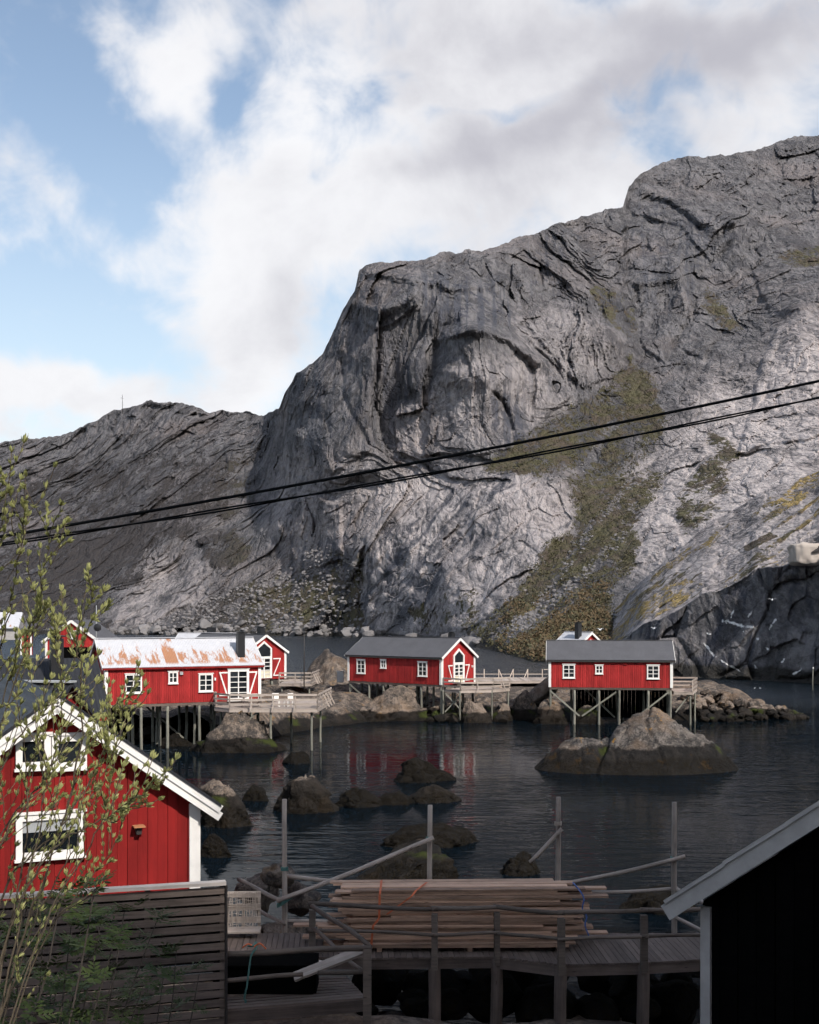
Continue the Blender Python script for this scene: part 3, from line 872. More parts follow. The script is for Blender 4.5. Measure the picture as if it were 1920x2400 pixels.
M_DECK = wood_mat("deck_wood", (0.34, 0.285, 0.245), .3)
M_PIER = wood_mat("pier_wood", (0.125, 0.095, 0.08), .45)
M_POLE = wood_mat("pole_wood", (0.125, 0.098, 0.08), .5)
M_GAPSHADE = wood_mat("gap_shade_slat", (0.022, 0.018, 0.015), .4)  # dark tone stands in for shade between the fence slats
M_RACK = wood_mat("rack_wood", (0.36, 0.30, 0.255), .5)
M_PILE = wood_mat("pile_wood", (0.18, 0.175, 0.145), .45)
M_FENCE = wood_mat("fence_wood", (0.135, 0.105, 0.088), .55)
M_LUMBER = wood_mat("fresh_lumber", (0.43, 0.275, 0.19), .5, randvar=.45)
M_PALE = wood_mat("pale_wood", (0.52, 0.43, 0.36), .3)
M_CAP = wood_mat("cap_board", (0.60, 0.53, 0.47), .35)
M_BLACKWOOD = wood_mat("near_black_board", (0.0025, 0.0025, 0.0025), .3, randvar=.15, knots=False)  # near-black; also stands in for shade under the right cabin and in the boathouse
M_WHITE = simple_mat("white_paint", (0.76, 0.73, 0.69), 0.55, 0.16, 3.0, 0.12, 60.0, 0.35, (1, 1, 1), 'pos', 0.03)
M_DIRTYW = simple_mat("weathered_white_paint", (0.36, 0.34, 0.325), 0.6, 0.3, 4.0, 0.2, 50.0, 0.3, (1, 1, 1), 'pos', 0.05)
M_RUST = simple_mat("rusty_orange", (0.38, 0.165, 0.075), 0.85, 0.55, 2.2)
M_BLACK = simple_mat("black_metal", (0.014, 0.014, 0.016), 0.45, 0.3, 2.0)
M_IRON = simple_mat("dark_iron", (0.035, 0.03, 0.028), 0.5, 0.3, 8.0)
M_GREYMETAL = simple_mat("grey_metal_box", (0.36, 0.37, 0.37), 0.5, 0.12, 3.0)
M_CONC = simple_mat("pale_concrete", (0.38, 0.33, 0.29), 0.9, 0.30, 0.5, 0.3, 3.0, 0.2, (1, 1, .4), 'pos')
M_ROPE_G = simple_mat("green_rope", (0.07, 0.17, 0.15), 0.8, 0.3, 30.0, 0.4, 120.0)
M_ROPE_B = simple_mat("blue_rope", (0.05, 0.10, 0.28), 0.8, 0.3, 30.0)
M_STRAP = simple_mat("orange_strap", (0.55, 0.13, 0.05), 0.7, 0.2, 20.0)
M_NET = simple_mat("net_cord", (0.36, 0.30, 0.25), 0.9, 0.3, 30.0)
M_CABLE = simple_mat("black_cable", (0.007, 0.008, 0.009), 0.95, 0.2, 5.0, spec=0.05)
M_GULL = simple_mat("gull_white", (0.85, 0.85, 0.85), 0.7, 0.05, 5.0)
M_GULLG = simple_mat("gull_grey", (0.35, 0.36, 0.38), 0.7, 0.05, 5.0)
M_CURTAIN = simple_mat("curtain_cloth", (0.62, 0.56, 0.42), 0.9, 0.15, 6.0, stretch=(8, 8, .5))


def glass_mat():
    n, b = new_mat("window_glass")
    oi = n.node('ShaderNodeObjectInfo')
    c = n.mix(oi.outputs['Random'], (0.006, 0.008, 0.010), (0.030, 0.034, 0.038))
    n.l.new(c, b.inputs['Base Color'])
    b.inputs['Roughness'].default_value = 0.05
    b.inputs['IOR'].default_value = 1.5
    return MATS["window_glass"]


M_GLASS = glass_mat()


def red_siding(name, pitch=0.14, col=(0.34, 0.025, 0.024), grooves=True):
    n, b = new_mat(name)
    t = n.node('ShaderNodeTexCoord')
    s3 = n.node('ShaderNodeSeparateXYZ')
    n.l.new(t.outputs['Object'], s3.inputs[0])
    u = n.m('DIVIDE', n.m('ADD', s3.outputs[0], s3.outputs[1]), pitch)
    fr = n.m('FRACT', u)
    fl = n.m('FLOOR', u)
    wn = n.node('ShaderNodeTexWhiteNoise', noise_dimensions='1D')
    n.l.new(fl, wn.inputs['W'])
    oi = n.node('ShaderNodeObjectInfo')
    wear = n.noise(n.scl(t.outputs['Object'], 3.0, 3.0, 0.5), 1.0, 5, 0.65)
    stain = n.noise(t.outputs['Object'], 0.6, 4, 0.6)
    f = n.m('ADD', n.m('MULTIPLY_ADD', wn.outputs[0], 0.34, 0.80), n.m('MULTIPLY', n.m('SUBTRACT', wear, 0.5), 1.1))
    f = n.m('ADD', f, n.m('MULTIPLY', n.m('SUBTRACT', stain, 0.5), 0.8))
    f = n.m('ADD', f, n.m('MULTIPLY_ADD', oi.outputs['Random'], 0.16, -0.08))
    vm = n.node('ShaderNodeVectorMath', operation='SCALE')
    vm.inputs[0].default_value = col
    n.l.new(f, vm.inputs['Scale'])
    n.l.new(vm.outputs[0], b.inputs['Base Color'])
    b.inputs['Roughness'].default_value = 0.75
    b.inputs['Specular IOR Level'].default_value = 0.2
    if grooves:
        gr = n.ss(n.m('ABSOLUTE', n.m('SUBTRACT', fr, 0.5)), 0.46, 0.30)
        n.l.new(n.bump(n.m('ADD', gr, n.m('MULTIPLY', wear, .3)), 0.9, 0.03), b.inputs['Normal'])
    else:
        n.l.new(n.bump(n.noise(n.scl(t.outputs['Object'], 20, 20, 1.5), 1.0, 4, .6), 0.25, 0.02), b.inputs['Normal'])
    return MATS[name]


M_RED = red_siding("red_siding", 0.15)
M_REDBOARD = red_siding("red_board", 0.5, (0.20, 0.010, 0.009), False)


def roof_felt(name, col, rib=0.0):
    n, b = new_mat(name)
    t = n.node('ShaderNodeTexCoord')
    ob = t.outputs['Object']
    sp = n.noise(ob, 14.0, 3, 0.7)
    bl = n.noise(ob, 0.7, 4, 0.6)
    f = n.m('ADD', n.m('MULTIPLY_ADD', sp, 0.8, 0.6), n.m('MULTIPLY', n.m('SUBTRACT', bl, .5), .5))
    vm = n.node('ShaderNodeVectorMath', operation='SCALE')
    vm.inputs[0].default_value = col
    n.l.new(f, vm.inputs['Scale'])
    n.l.new(vm.outputs[0], b.inputs['Base Color'])
    b.inputs['Roughness'].default_value = 0.9
    b.inputs['Specular IOR Level'].default_value = 0.2
    if rib:
        s3 = n.node('ShaderNodeSeparateXYZ')
        n.l.new(ob, s3.inputs[0])
        wv_ = n.m('SINE', n.m('MULTIPLY', s3.outputs[0], 2 * math.pi / rib))
        n.l.new(n.bump(wv_, 0.6, 0.03), b.inputs['Normal'])
        b.inputs['Roughness'].default_value = 0.55
    else:
        n.l.new(n.bump(sp, 0.4, 0.03), b.inputs['Normal'])
    return MATS[name]


M_SLATE = roof_felt("grey_roof_felt", (0.088, 0.088, 0.096))
M_DARKROOF = roof_felt("dark_corrugated_roof", (0.026, 0.027, 0.031), 0.2)


def metal_roof(name, rust=0.5):
    n, b = new_mat(name)
    t = n.node('ShaderNodeTexCoord')
    ob = t.outputs['Object']
    oi = n.node('ShaderNodeObjectInfo')
    off = n.node('ShaderNodeCombineXYZ')
    n.l.new(n.m('MULTIPLY', oi.outputs['Random'], 53.0), off.inputs[0])
    p = n.v('ADD', ob, off.outputs[0])
    rn = n.noise(n.scl(p, 1.6, 0.55, 1), 1.0, 6, 0.72)
    s3 = n.node('ShaderNodeSeparateXYZ')
    n.l.new(ob, s3.inputs[0])
    low = n.ss(s3.outputs[1], 2.7, 1.2)
    edge = n.ss(s3.outputs[1], 0.15, 0.5)
    rm = n.m('MULTIPLY', n.ss(n.m('ADD', rn, n.m('MULTIPLY', low, 0.13)), 0.70 - rust * .22, 0.80 - rust * .2), edge)
    bl = n.noise(p, 2.5, 4, 0.6)
    c = n.mix(bl, (0.40, 0.40, 0.42), (0.56, 0.56, 0.58))
    c = n.mix(rm, c, n.mix(bl, (0.40, 0.18, 0.085), (0.30, 0.15, 0.085)))
    n.l.new(c, b.inputs['Base Color'])
    b.inputs['Roughness'].default_value = 0.6
    wv_ = n.m('SINE', n.m('MULTIPLY', s3.outputs[0], 2 * math.pi / 0.11))
    n.l.new(n.bump(wv_, 0.5, 0.015), b.inputs['Normal'])
    return MATS[name]


M_METAL = metal_roof("white_corrugated_roof", 0.42)
M_METALR = metal_roof("rusted_roof_sheet", 1.25)
M_METALC = metal_roof("clean_corrugated_roof", 0.05)

# ------------------------------------------------------------------ shape helpers
_cache = {}


def box_mesh(sx, sy, sz, mat, bev=0.0):
    key = ("b", round(sx, 3), round(sy, 3), round(sz, 3), mat.name)
    if key in _cache:
        return _cache[key]
    x, y, z = sx / 2, sy / 2, sz / 2
    v = [(-x, -y, -z), (x, -y, -z), (x, y, -z), (-x, y, -z), (-x, -y, z), (x, -y, z), (x, y, z), (-x, y, z)]
    f = [(0, 3, 2, 1), (4, 5, 6, 7), (0, 1, 5, 4), (1, 2, 6, 5), (2, 3, 7, 6), (3, 0, 4, 7)]
    me = bpy.data.meshes.new("box")
    me.from_pydata(v, [], f)
    me.materials.append(mat)
    _cache[key] = me
    return me


def box(name, parent, c, size, mat, rz=0.0, rot=None):
    o = link(name, box_mesh(*size, mat), None, parent, c)
    o.rotation_euler = rot if rot is not None else (0, 0, rz)
    return o


def frame_matrix(p0, p1, up=Vector((0, 0, 1))):
    p0, p1 = Vector(p0), Vector(p1)
    x = (p1 - p0).normalized()
    if abs(x.dot(up)) > 0.98:
        up = Vector((0, 1, 0))
    y = up.cross(x).normalized()
    z = x.cross(y)
    m = Matrix((x, y, z)).transposed().to_4x4()
    m.translation = (p0 + p1) / 2
    return m


def beam(name, parent, p0, p1, w, h, mat, roll=0.0):
    L = (Vector(p1) - Vector(p0)).length
    o = link(name, box_mesh(L, w, h, mat), None, parent)
    o.matrix_basis = frame_matrix(p0, p1) @ Matrix.Rotation(roll, 4, 'X')
    return o


def tube_data(pts, radii, n=8, wob=0.0, seed=0, cap=True):
    pts = [Vector(p) for p in pts]
    rnd = random.Random(seed)
    V, F = [], []
    prev = None
    for i, p in enumerate(pts):
        t = (pts[min(i + 1, len(pts) - 1)] - pts[max(i - 1, 0)])
        t = t.normalized() if t.length > 1e-9 else Vector((0, 0, 1))
        a = prev if prev is not None else (Vector((0, 0, 1)) if abs(t.z) < .9 else Vector((1, 0, 0)))
        a = (a - t * a.dot(t))
        if a.length < 1e-6:
            a = Vector((1, 0, 0)).cross(t)
        a.normalize()
        prev = a
        b = t.cross(a)
        r = radii[i] if hasattr(radii, '__len__') else radii
        for k in range(n):
            an = 2 * math.pi * k / n
            rr = r * (1 + wob * (rnd.random() - .5))
            V.append(p + (a * math.cos(an) + b * math.sin(an)) * rr)
    for i in range(len(pts) - 1):
        for k in range(n):
            F.append((i * n + k, i * n + (k + 1) % n, (i + 1) * n + (k + 1) % n, (i + 1) * n + k))
    if cap:
        F.append(tuple(range(n - 1, -1, -1)))
        F.append(tuple(range((len(pts) - 1) * n, len(pts) * n)))
    return V, F


def py_mesh(name, V, F, mat, smooth=False):
    me = bpy.data.meshes.new(name)
    me.from_pydata([tuple(v) for v in V], [], F)
    me.materials.append(mat)
    if smooth:
        me.polygons.foreach_set("use_smooth", [True] * len(me.polygons))
    return me


def tube(name, parent, pts, radii, mat, n=8, wob=0.0, seed=0, smooth=True):
    V, F = tube_data(pts, radii, n, wob, seed)
    return link(name, py_mesh(name, V, F, mat, smooth), None, parent)


def pole(name, parent, p0, p1, r0, r1, mat, seed=0, n=9, bend=0.012):
    """a peeled round pole, slightly crooked; its own x axis runs along it"""
    p0, p1 = Vector(p0), Vector(p1)
    L = (p1 - p0).length
    rnd = random.Random(seed)
    k = 7
    ph = rnd.random() * 6
    pts = [Vector((-L / 2 + L * i / (k - 1), bend * L * .5 * math.sin(i * 1.1 + ph), bend * L * .5 * math.cos(i * .8 + ph))) for i in range(k)]
    rad = [r0 + (r1 - r0) * i / (k - 1) for i in range(k)]
    V, F = tube_data(pts, rad, n, .10, seed)
    o = link(name, py_mesh(name, V, F, mat, True), None, parent)
    o.matrix_basis = frame_matrix(p0, p1)
    return o


_ico = {}


def ico(sub):
    if sub not in _ico:
        bm = bmesh.new()
        bmesh.ops.create_icosphere(bm, subdivisions=sub, radius=1.0)
        v = np.array([x.co[:] for x in bm.verts])
        f = np.array([[q.index for q in p.verts] for p in bm.faces])
        bm.free()
        _ico[sub] = (v, f)
    return _ico[sub]


def rock_verts(seed, sub=3, facets=12, rough=0.07, size=(1, 1, 1), dome=False, cut=(0.62, 0.95), nf=1.0):
    v, f = ico(sub)
    rnd = np.random.RandomState(seed)
    p = v.copy()
    p = p * (1 + 0.42 * fbm(v * 1.2 + seed * 3.1, 3, seed))[:, None]
    for k in range(facets):
        nrm = rnd.normal(size=3)
        if dome:
            nrm[2] = abs(nrm[2]) * .6
        nrm /= np.linalg.norm(nrm)
        d = rnd.uniform(*cut)
        ov = p @ nrm - d
        p = p - np.outer(np.where(ov > 0, ov, 0) * 0.93, nrm)
    p = p * np.array(size)
    m = min(size)
    nn = v
    p = p + nn * (rough * m * fbm(p / m * 2.6 * nf + seed, 4, seed + 5, .55))[:, None]
    if sub >= 4:
        b_, e_ = blocks(p / m * 1.9 * nf + seed * 1.7, seed + 9)
        p = p + nn * ((b_ * 0.05 - np.exp(-(e_ / .05) ** 2) * .05) * m * rough / .07)[:, None]
    return p, f


ROCKS = {}


def rock_variants(mat, k=7, sub=3):
    key = (mat.name, sub)
    if key not in ROCKS:
        L = []
        for i in range(k):
            p, f = rock_verts(100 + i * 7 + sub, sub, 15, 0.06)
            me = np_mesh("boulder", p, f, sub > 3)
            me.materials.append(mat)
            L.append(me)
        ROCKS[key] = L
    return ROCKS[key]


def boulder(name, loc, size, mat, rng, label, cat="boulder", group=None, sub=3, rz=None):
    me = rng.choice(rock_variants(mat, sub=sub))
    o = link(name, me, None, None, loc)
    o.scale = size
    o.rotation_euler = (rng.uniform(-.35, .35), rng.uniform(-.35, .35), rng.uniform(0, 6.28) if rz is None else rz)
    return tag(o, label, cat, group)


def big_rock(name, px0, px1, ytop, ywater, label, seed, mat=None, depth=1.0, skew=0.0, sub=5, facets=20, zb=-0.2, rough=0.17, dscale=0.75, cat="rock", cut=(0.5, 0.9)):
    """a rock of its own shape standing in the water: left and right edge, top and waterline as seen"""
    D = CAM_H * FPX / (ywater - HY)
    wdt = (px1 - px0) * D / FPX
    Dc = D + wdt * dscale * 0.5 * depth
    a, b_ = W(px0, ywater, Dc), W(px1, ywater, Dc)
    ztop = CAM_H - (ytop - HY) * Dc / FPX
    cxw = (a.x + b_.x) / 2
    hw = (b_.x - a.x) / 2
    p, f = rock_verts(seed, sub, facets, rough, (hw, hw * dscale * depth, (ztop - zb) / 1.0), True, cut)
    # bring the extents to the seen size
    zz = p[:, 2].max()
    p[:, 2] *= (ztop - zb) / zz
    wl = p[np.abs(p[:, 2] + zb - .08) < .25]
    lo_, hi_ = wl[:, 0].min(), wl[:, 0].max()
    p[:, 0] = (p[:, 0] - (lo_ + hi_) / 2) * (2 * hw / (hi_ - lo_))
    rr = np.clip((p[:, 0] / hw) ** 2, 0, 1)
    p[:, 2] = np.where(p[:, 2] > 0, p[:, 2] * (1 - (.5 if mat in (M_WEED, M_WET) else .2) * rr), p[:, 2])
    p[:, 2] *= (ztop - zb) / p[:, 2].max()
    t = np.clip(p[:, 2] / (ztop - zb), 0, 1)
    p[:, 0] += skew * hw * t
    p[:, 2] = np.maximum(p[:, 2], -1.2)
    me = np_mesh(name, p, f, True)
    o = link(name, me, mat or M_SHORE, None, (cxw, Dc, zb))
    return tag(o, label, cat)

# ------------------------------------------------------------------ shores
def terrain(name, xs, ys, zfun, mat, label):
    X, Y = np.meshgrid(xs, ys)
    Z = zfun(X, Y)
    me = np_mesh(name, np.c_[X.ravel(), Y.ravel(), Z.ravel()], grid_faces(len(ys), len(xs)))
    o = link(name, me, mat)
    return tag(o, label, kind="structure")


def n2(X, Y, sc, oc, seed):
    return fbm(np.c_[X.ravel() / sc, Y.ravel() / sc, np.zeros(X.size)], oc, seed).reshape(X.shape)


def far_shore(X, Y):
    # waterline of the cabins' shore: y of the edge for every x
    edge = np.interp(X, [-60, -34, -24, -16, -11, -7, -3, 6, 12, 19, 23, 27, 31, 34, 40], [88, 84, 83.2, 84, 86, 97, 101.5, 102.5, 103, 104, 102.5, 102, 103, 106, 130])
    t = Y - edge + n2(X, Y, 6, 3, 3) * 2.0
    h = np.where(t < 0, t * .35, 2.25 * (1 - np.exp(-t / (4.2 - 2.6 * sstep(X, -8, -13)))))
    # right end: a low spit
    h = h * sstep(X, 36.0, 29.0) - 1.2 * sstep(X, 30, 36)
    h = h - sstep(Y, 121, 129) * 4.5
    h = h + (n2(X, Y, 2.6, 4, 8) * .75 + n2(X, Y, .9, 3, 9) * .22) * sstep(t, -1, 2)
    flat = sstep(X, 2, 6) * sstep(X, 22, 18) * sstep(Y, 108, 111)
    h = h * (1 - flat) + flat * np.minimum(h, 2.25)
    return np.maximum(h, -1.5)


terrain("rocky_shore", np.linspace(-62, 40, 330), np.linspace(86, 131, 150), far_shore, M_SHORE, "rocky shore under the far cabins")


def near_shore(X, Y):
    edge = np.interp(X, [-30, -14, -9, -6, -4, -1, 3, 7, 12, 30], [52, 46, 34, 29, 27.5, 26.5, 26.0, 26, 27, 30])
    t = edge - Y
    rise = np.where(t < 0, t * .3, 1.5 * (1 - np.exp(-t / 3.0)))
    slope = np.interp(Y, [-10, 1.5, 3.0, 8, 14, 18, 40], [7.4, 7.4, 6.6, 4.4, 2.0, 1.0, .8])
    h = np.where(Y < 18, np.maximum(slope, rise), rise)
    left = sstep(X, -6.2, -8) * sstep(Y, 44, 34) * sstep(Y, 10, 16)
    h = np.where(left > 0, np.maximum(h, left * 2.4 - .5), h)
    h = h + (n2(X, Y, 1.7, 4, 33) * .7 + n2(X, Y, .5, 3, 34) * .18) * sstep(Y, 9, 13) * sstep(t, -2, 1)
    nn_ = .83 * X + .56 * Y
    shade_ridge = sstep(Y, -6, -30)  # unseen ridge added behind the camera to shade pier and fence, sparing the willow
    h = h + shade_ridge * (sstep(nn_, 1.7, 2.6) * (50.2 + n2(X, Y, 14, 4, 35) * 1.5) + sstep(nn_, 10.3, 12.3) * 12)
    return h


terrain("hillside", np.linspace(-90, 90, 240), np.concatenate([np.linspace(-75, -4, 50, endpoint=False), np.linspace(-4, 34, 130, endpoint=False), np.linspace(34, 60, 40)]), near_shore, M_SHORE_DRY, "steep rocky hillside below the viewpoint, with an added shading ridge behind")

rng = random.Random(5)
# single rocks standing in the harbour
big_rock("boulder", 818, 1012, 1606, 1693, "huge tan boulder with green slime under the middle cabin", 41, depth=.8, skew=.28, facets=10, cat="boulder")
big_rock("boulder", 440, 672, 1662, 1768, "large brown boulder with black tide band under the left cabin's deck", 42, depth=.8, cat="boulder", facets=12)
big_rock("boulder", 1080, 1158, 1642, 1696, "brown boulder with green slime below the middle cabin's deck", 43, cat="boulder")
big_rock("boulder", 1152, 1206, 1648, 1691, "small flat topped boulder between two larger ones by the causeway", 44, cat="boulder")
big_rock("boulder", 1194, 1266, 1616, 1688, "round grey boulder left of the right cabin's stilts", 45, cat="boulder", facets=6, rough=.04)
big_rock("boulder", 1250, 1332, 1632, 1699, "dark weedy boulder at the right cabin's left stilts", 46, M_WET, cat="boulder")
big_rock("boulder", 1336, 1420, 1652, 1699, "weedy boulder in the shadow beneath the right cabin", 47, M_WET, cat="boulder")
big_rock("rock", 468, 606, 1826, 1944, "slanted grey rock with tan crown beside the red gable house", 48, M_WET, skew=-.35, facets=11)
big_rock("rock", 640, 800, 1812, 1908, "black rock with pale crown behind the left drying pole", 49, M_WET, skew=-.3, facets=12)
big_rock("weedy_rock", 770, 905, 1846, 1896, "weedy lump right of the black rock with pale crown", 50, M_WEED)
big_rock("weedy_rock", 855, 985, 1852, 1890, "small weedy rock in the middle of the rock chain", 51, M_WEED)
big_rock("rock", 940, 1090, 1838, 1886, "tan sided rock at the right end of the rock chain", 52, M_WET, facets=12)
big_rock("weedy_rock", 920, 1085, 1774, 1838, "mossy dark rock with green top in open water", 53, M_WEED)
big_rock("weedy_rock", 452, 548, 1952, 2014, "brown weed covered rock right of the red gable house corner", 54, M_WEED)
big_rock("weedy_rock", 656, 734, 1760, 1792, "small weed mound in front of the left cabin's deck", 55, M_WEED)
big_rock("weedy_rock", 880, 1128, 1926, 1994, "broad weed covered rock behind the second drying pole", 56, M_WEED)
big_rock("rock", 820, 1075, 1976, 2078, "dark sloping rock just behind the lumber pile", 57, M_WET, facets=12, skew=.3)
big_rock("weedy_rock", 1150, 1265, 1992, 2056, "green mossy rock between the middle drying poles", 58, M_WEED)
big_rock("weedy_rock", 1440, 1640, 2080, 2150, "mossy rock behind the right end of the walkway", 59, M_WEED)
big_rock("weedy_rock", 560, 640, 1838, 1880, "brown weedy lump between the slanted rock and black rock", 60, M_WEED)
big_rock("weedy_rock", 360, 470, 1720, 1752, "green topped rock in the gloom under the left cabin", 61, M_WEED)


def islet():
    nx, ny = 190, 130
    xs = np.linspace(-6.6, 6.2, nx)
    ys = np.linspace(-3.6, 5.2, ny)
    X, Y = np.meshgrid(xs, ys)
    a = 3.45 * np.exp(-(np.abs(X - 1.2) / 3.1) ** 1.9 - ((Y - .9) / 2.4) ** 2)
    b_ = 1.75 * np.exp(-((X + 2.7) / 2.2) ** 2 - ((Y - .4) / 1.9) ** 2)
    c = 1.75 * np.exp(-((X - 3.9) / 2.4) ** 2 - ((Y - .6) / 2.0) ** 2)
    h = np.maximum(np.maximum(a, b_), c) + .25 * (a + b_ + c) / 3
    skirt = .95 * sstep(1 - (X / 6.4) ** 2 - ((Y - .6) / 3.6) ** 2, -.1, .55)
    h = h * .86 + skirt - .72
    Q = np.c_[X.ravel(), Y.ravel(), h.ravel()]
    Q2 = Q + .5 * np.c_[fbm(Q / 2, 3, 7), fbm(Q / 2 + 4, 3, 8), 0 * X.ravel()]
    k1, e1_ = blocks(Q2 * np.array([1, .7, .6]) / 1.7, 13)
    k2, e2_ = blocks(Q2 * np.array([1, .7, .6]) / .7, 14)
    stri = fbm(np.c_[(X - .9 - .25 * Y).ravel() * 2.2, Y.ravel() * .3, h.ravel() * .3], 3, 15)
    up = sstep(h, -.2, 1.0).ravel()
    dz = up * (k1 * .13 - np.exp(-(e1_ / .05) ** 2) * .14 + k2 * .08 - np.exp(-(e2_ / .06) ** 2) * .06 + stri * .15) + fbm(Q / .5, 3, 16) * .09
    d, _ = seg_dist(X, Y, [(-1.0, 3.0), (-1.1, 1.0), (-1.6, -.4), (-2.6, -2.2)])
    h = h + dz.reshape(X.shape) - .38 * np.exp(-(d / .2) ** 2)
    me = np_mesh("rock_islet", np.c_[X.ravel(), Y.ravel(), h.ravel()], grid_faces(ny, nx))
    o = link("rock_islet", me, shore_mat("islet_granite", tide=1.25, lichen=.75, base=((0.035, 0.033, 0.032), (0.15, 0.13, 0.115))), None, (0, 0, 0))
    c0 = G(1500, 1815)
    o.location = (c0.x, c0.y + 2.2, 0)
    tag(o, "domed rock islet with orange lichen in front of the right cabin", "islet")


islet()
# knoll left of the middle cabin
p, f = rock_verts(66, 5, 14, .08, (4.2, 4.0, 5.4), True)
kn = link("rock_knoll", np_mesh("rock_knoll", p, f, True), M_SHORE_DRY, None, tuple(W(770, 1640, 117)))
kn.location.z = 0.6
tag(kn, "grey rock knoll behind the left end of the middle cabin", "knoll")
# leaning slabs by the causeway
p, f = rock_verts(67, 4, 12, .05, (3.6, 1.6, .9), False)
sl = link("rock_slab", np_mesh("rock_slab", p, f, True), M_SHORE_DRY, None, tuple(W(1268, 1628, 104)))
sl.rotation_euler = (0, R(-38), 0)
tag(sl, "tilted dark slab behind the left end of the right cabin", "slab")


def scatter(name, n, pxr, pyr, zf, size, mat, label, group, seed, cat="boulder", flat=.75):
    rg = random.Random(seed)
    for _ in range(n):
        px_, py_ = rg.uniform(*pxr), rg.uniform(*pyr)
        zz = zf(px_, py_)
        p = G(px_, py_, zz)
        s = rg.uniform(*size) * (0.75 + 0.5 * rg.random() ** 2)
        boulder(name, (p.x, p.y, zz), (s, s * rg.uniform(.7, 1.1), s * rg.uniform(.55, .95) * flat / .75), mat, rg, label, cat, group)


scatter("boulder", 80, (655, 830), (1612, 1684), lambda a, b_: np.interp(b_, [1605, 1690], [2.1, .1]), (.35, .95), M_SHORE, "shore boulder in the jumble between left and middle cabins", "boulders between the left and middle cabins", 11)
scatter("boulder", 60, (1000, 1190), (1622, 1690), lambda a, b_: np.interp(b_, [1615, 1690], [1.9, .1]), (.35, .95), M_SHORE, "shore boulder in the jumble between middle and right cabins", "boulders between the middle and right cabins", 12)
scatter("boulder", 26, (1170, 1290), (1612, 1665), lambda a, b_: np.interp(b_, [1605, 1690], [2.2, .1]), (.3, .7), M_SHORE_DRY, "dry boulder on the bank below the pale causeway", "boulders below the causeway", 13)
scatter("boulder", 20, (250, 470), (1672, 1720), lambda a, b_: .35, (.4, .9), M_SHORE, "dark boulder among the stilts of the left cabin", "boulders under the left cabin", 14)
# breakwater of loose stone running out to the right
rg = random.Random(21)
for i in range(150):
    t = rg.random() ** .85
    X0 = 24.2 + 10.2 * t
    crest = np.interp(t, [0, .25, .6, .85, 1], [2.5, 2.2, 1.25, .55, .1])
    side = rg.uniform(-1, .65)
    hh = crest * (1 - abs(side)) + .05
    s = rg.uniform(.26, .58) * (1.25 - .35 * t)
    Y0 = 104.2 + side * (1.0 + 1.15 * crest)
    boulder("breakwater_stone", (X0, Y0, hh), (s, s * rg.uniform(.75, 1.1), s * rg.uniform(.6, .95)), M_SHORE, rg, "loose stone of the breakwater right of the right cabin", "stone", "breakwater stones")
# rocks in the dark below the pier
for i, (a, b_, c, d, lb) in enumerate([(548, 662, 2046, 2128, "smooth grey boulder behind the net draped bench"), (655, 748, 2062, 2150, "brown boulder behind the left end of the lumber pile"), (612, 745, 2150, 2222, "weedy rock beside the foot of the left drying pole"),
                                    (615, 690, 2022, 2060, "orange lichened stone behind the left drying pole")]):
    Dq = 28.5 - i * .4
    ztop = CAM_H - (c - HY) * Dq / FPX
    hw = (b_ - a) * Dq / FPX / 2
    p, f = rock_verts(300 + i, 4, 9, .07, (hw, hw * .9, hw * .85))
    p[:, 2] -= p[:, 2].max()
    o = link("boulder", np_mesh("boulder", p, f, True), M_SHORE_DRY if i != 2 else M_SHORE, None, (W((a + b_) / 2, c, Dq).x, Dq, ztop))
    tag(o, lb, "boulder")
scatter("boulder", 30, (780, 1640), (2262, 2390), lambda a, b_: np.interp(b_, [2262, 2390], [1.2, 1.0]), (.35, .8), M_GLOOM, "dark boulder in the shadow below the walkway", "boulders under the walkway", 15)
# fallen blocks along the foot of the mountain: the largest ones stand for themselves
rg = random.Random(31)
cand = []
Pm, Vm, UXm, UYm = MTN['P'], MTN['veg'], MTN['UX'], MTN['UY']
tal = inpoly(UXm, UYm, [(300, 1336), (420, 1290), (560, 1235), (640, 1190), (760, 1200), (770, 1330), (700, 1338)])
shl = inpoly(UXm, UYm, [(220, 1336), (230, 1318), (760, 1318), (780, 1340), (1010, 1345), (1010, 1362), (700, 1342)])
idx_t, idx_s = np.argwhere(tal), np.argwhere(shl)
for i in range(95):
    src = idx_s if i < 70 else idx_t
    r_, c_ = src[rg.randrange(len(src))]
    p = Pm[r_, c_]
    s = rg.uniform(.9, 2.1) * (1.2 if i < 70 else 1.0) * (.8 + .9 * rg.random() ** 3)
    boulder("talus_boulder", (p[0], p[1] - s * .4, p[2] + s * .25), (s, s * .9, s * rg.uniform(.6, .9)), M_TALUS, rg, "fallen grey block at the foot of the mountain across the bay", "boulder", "fallen blocks along the far shore")
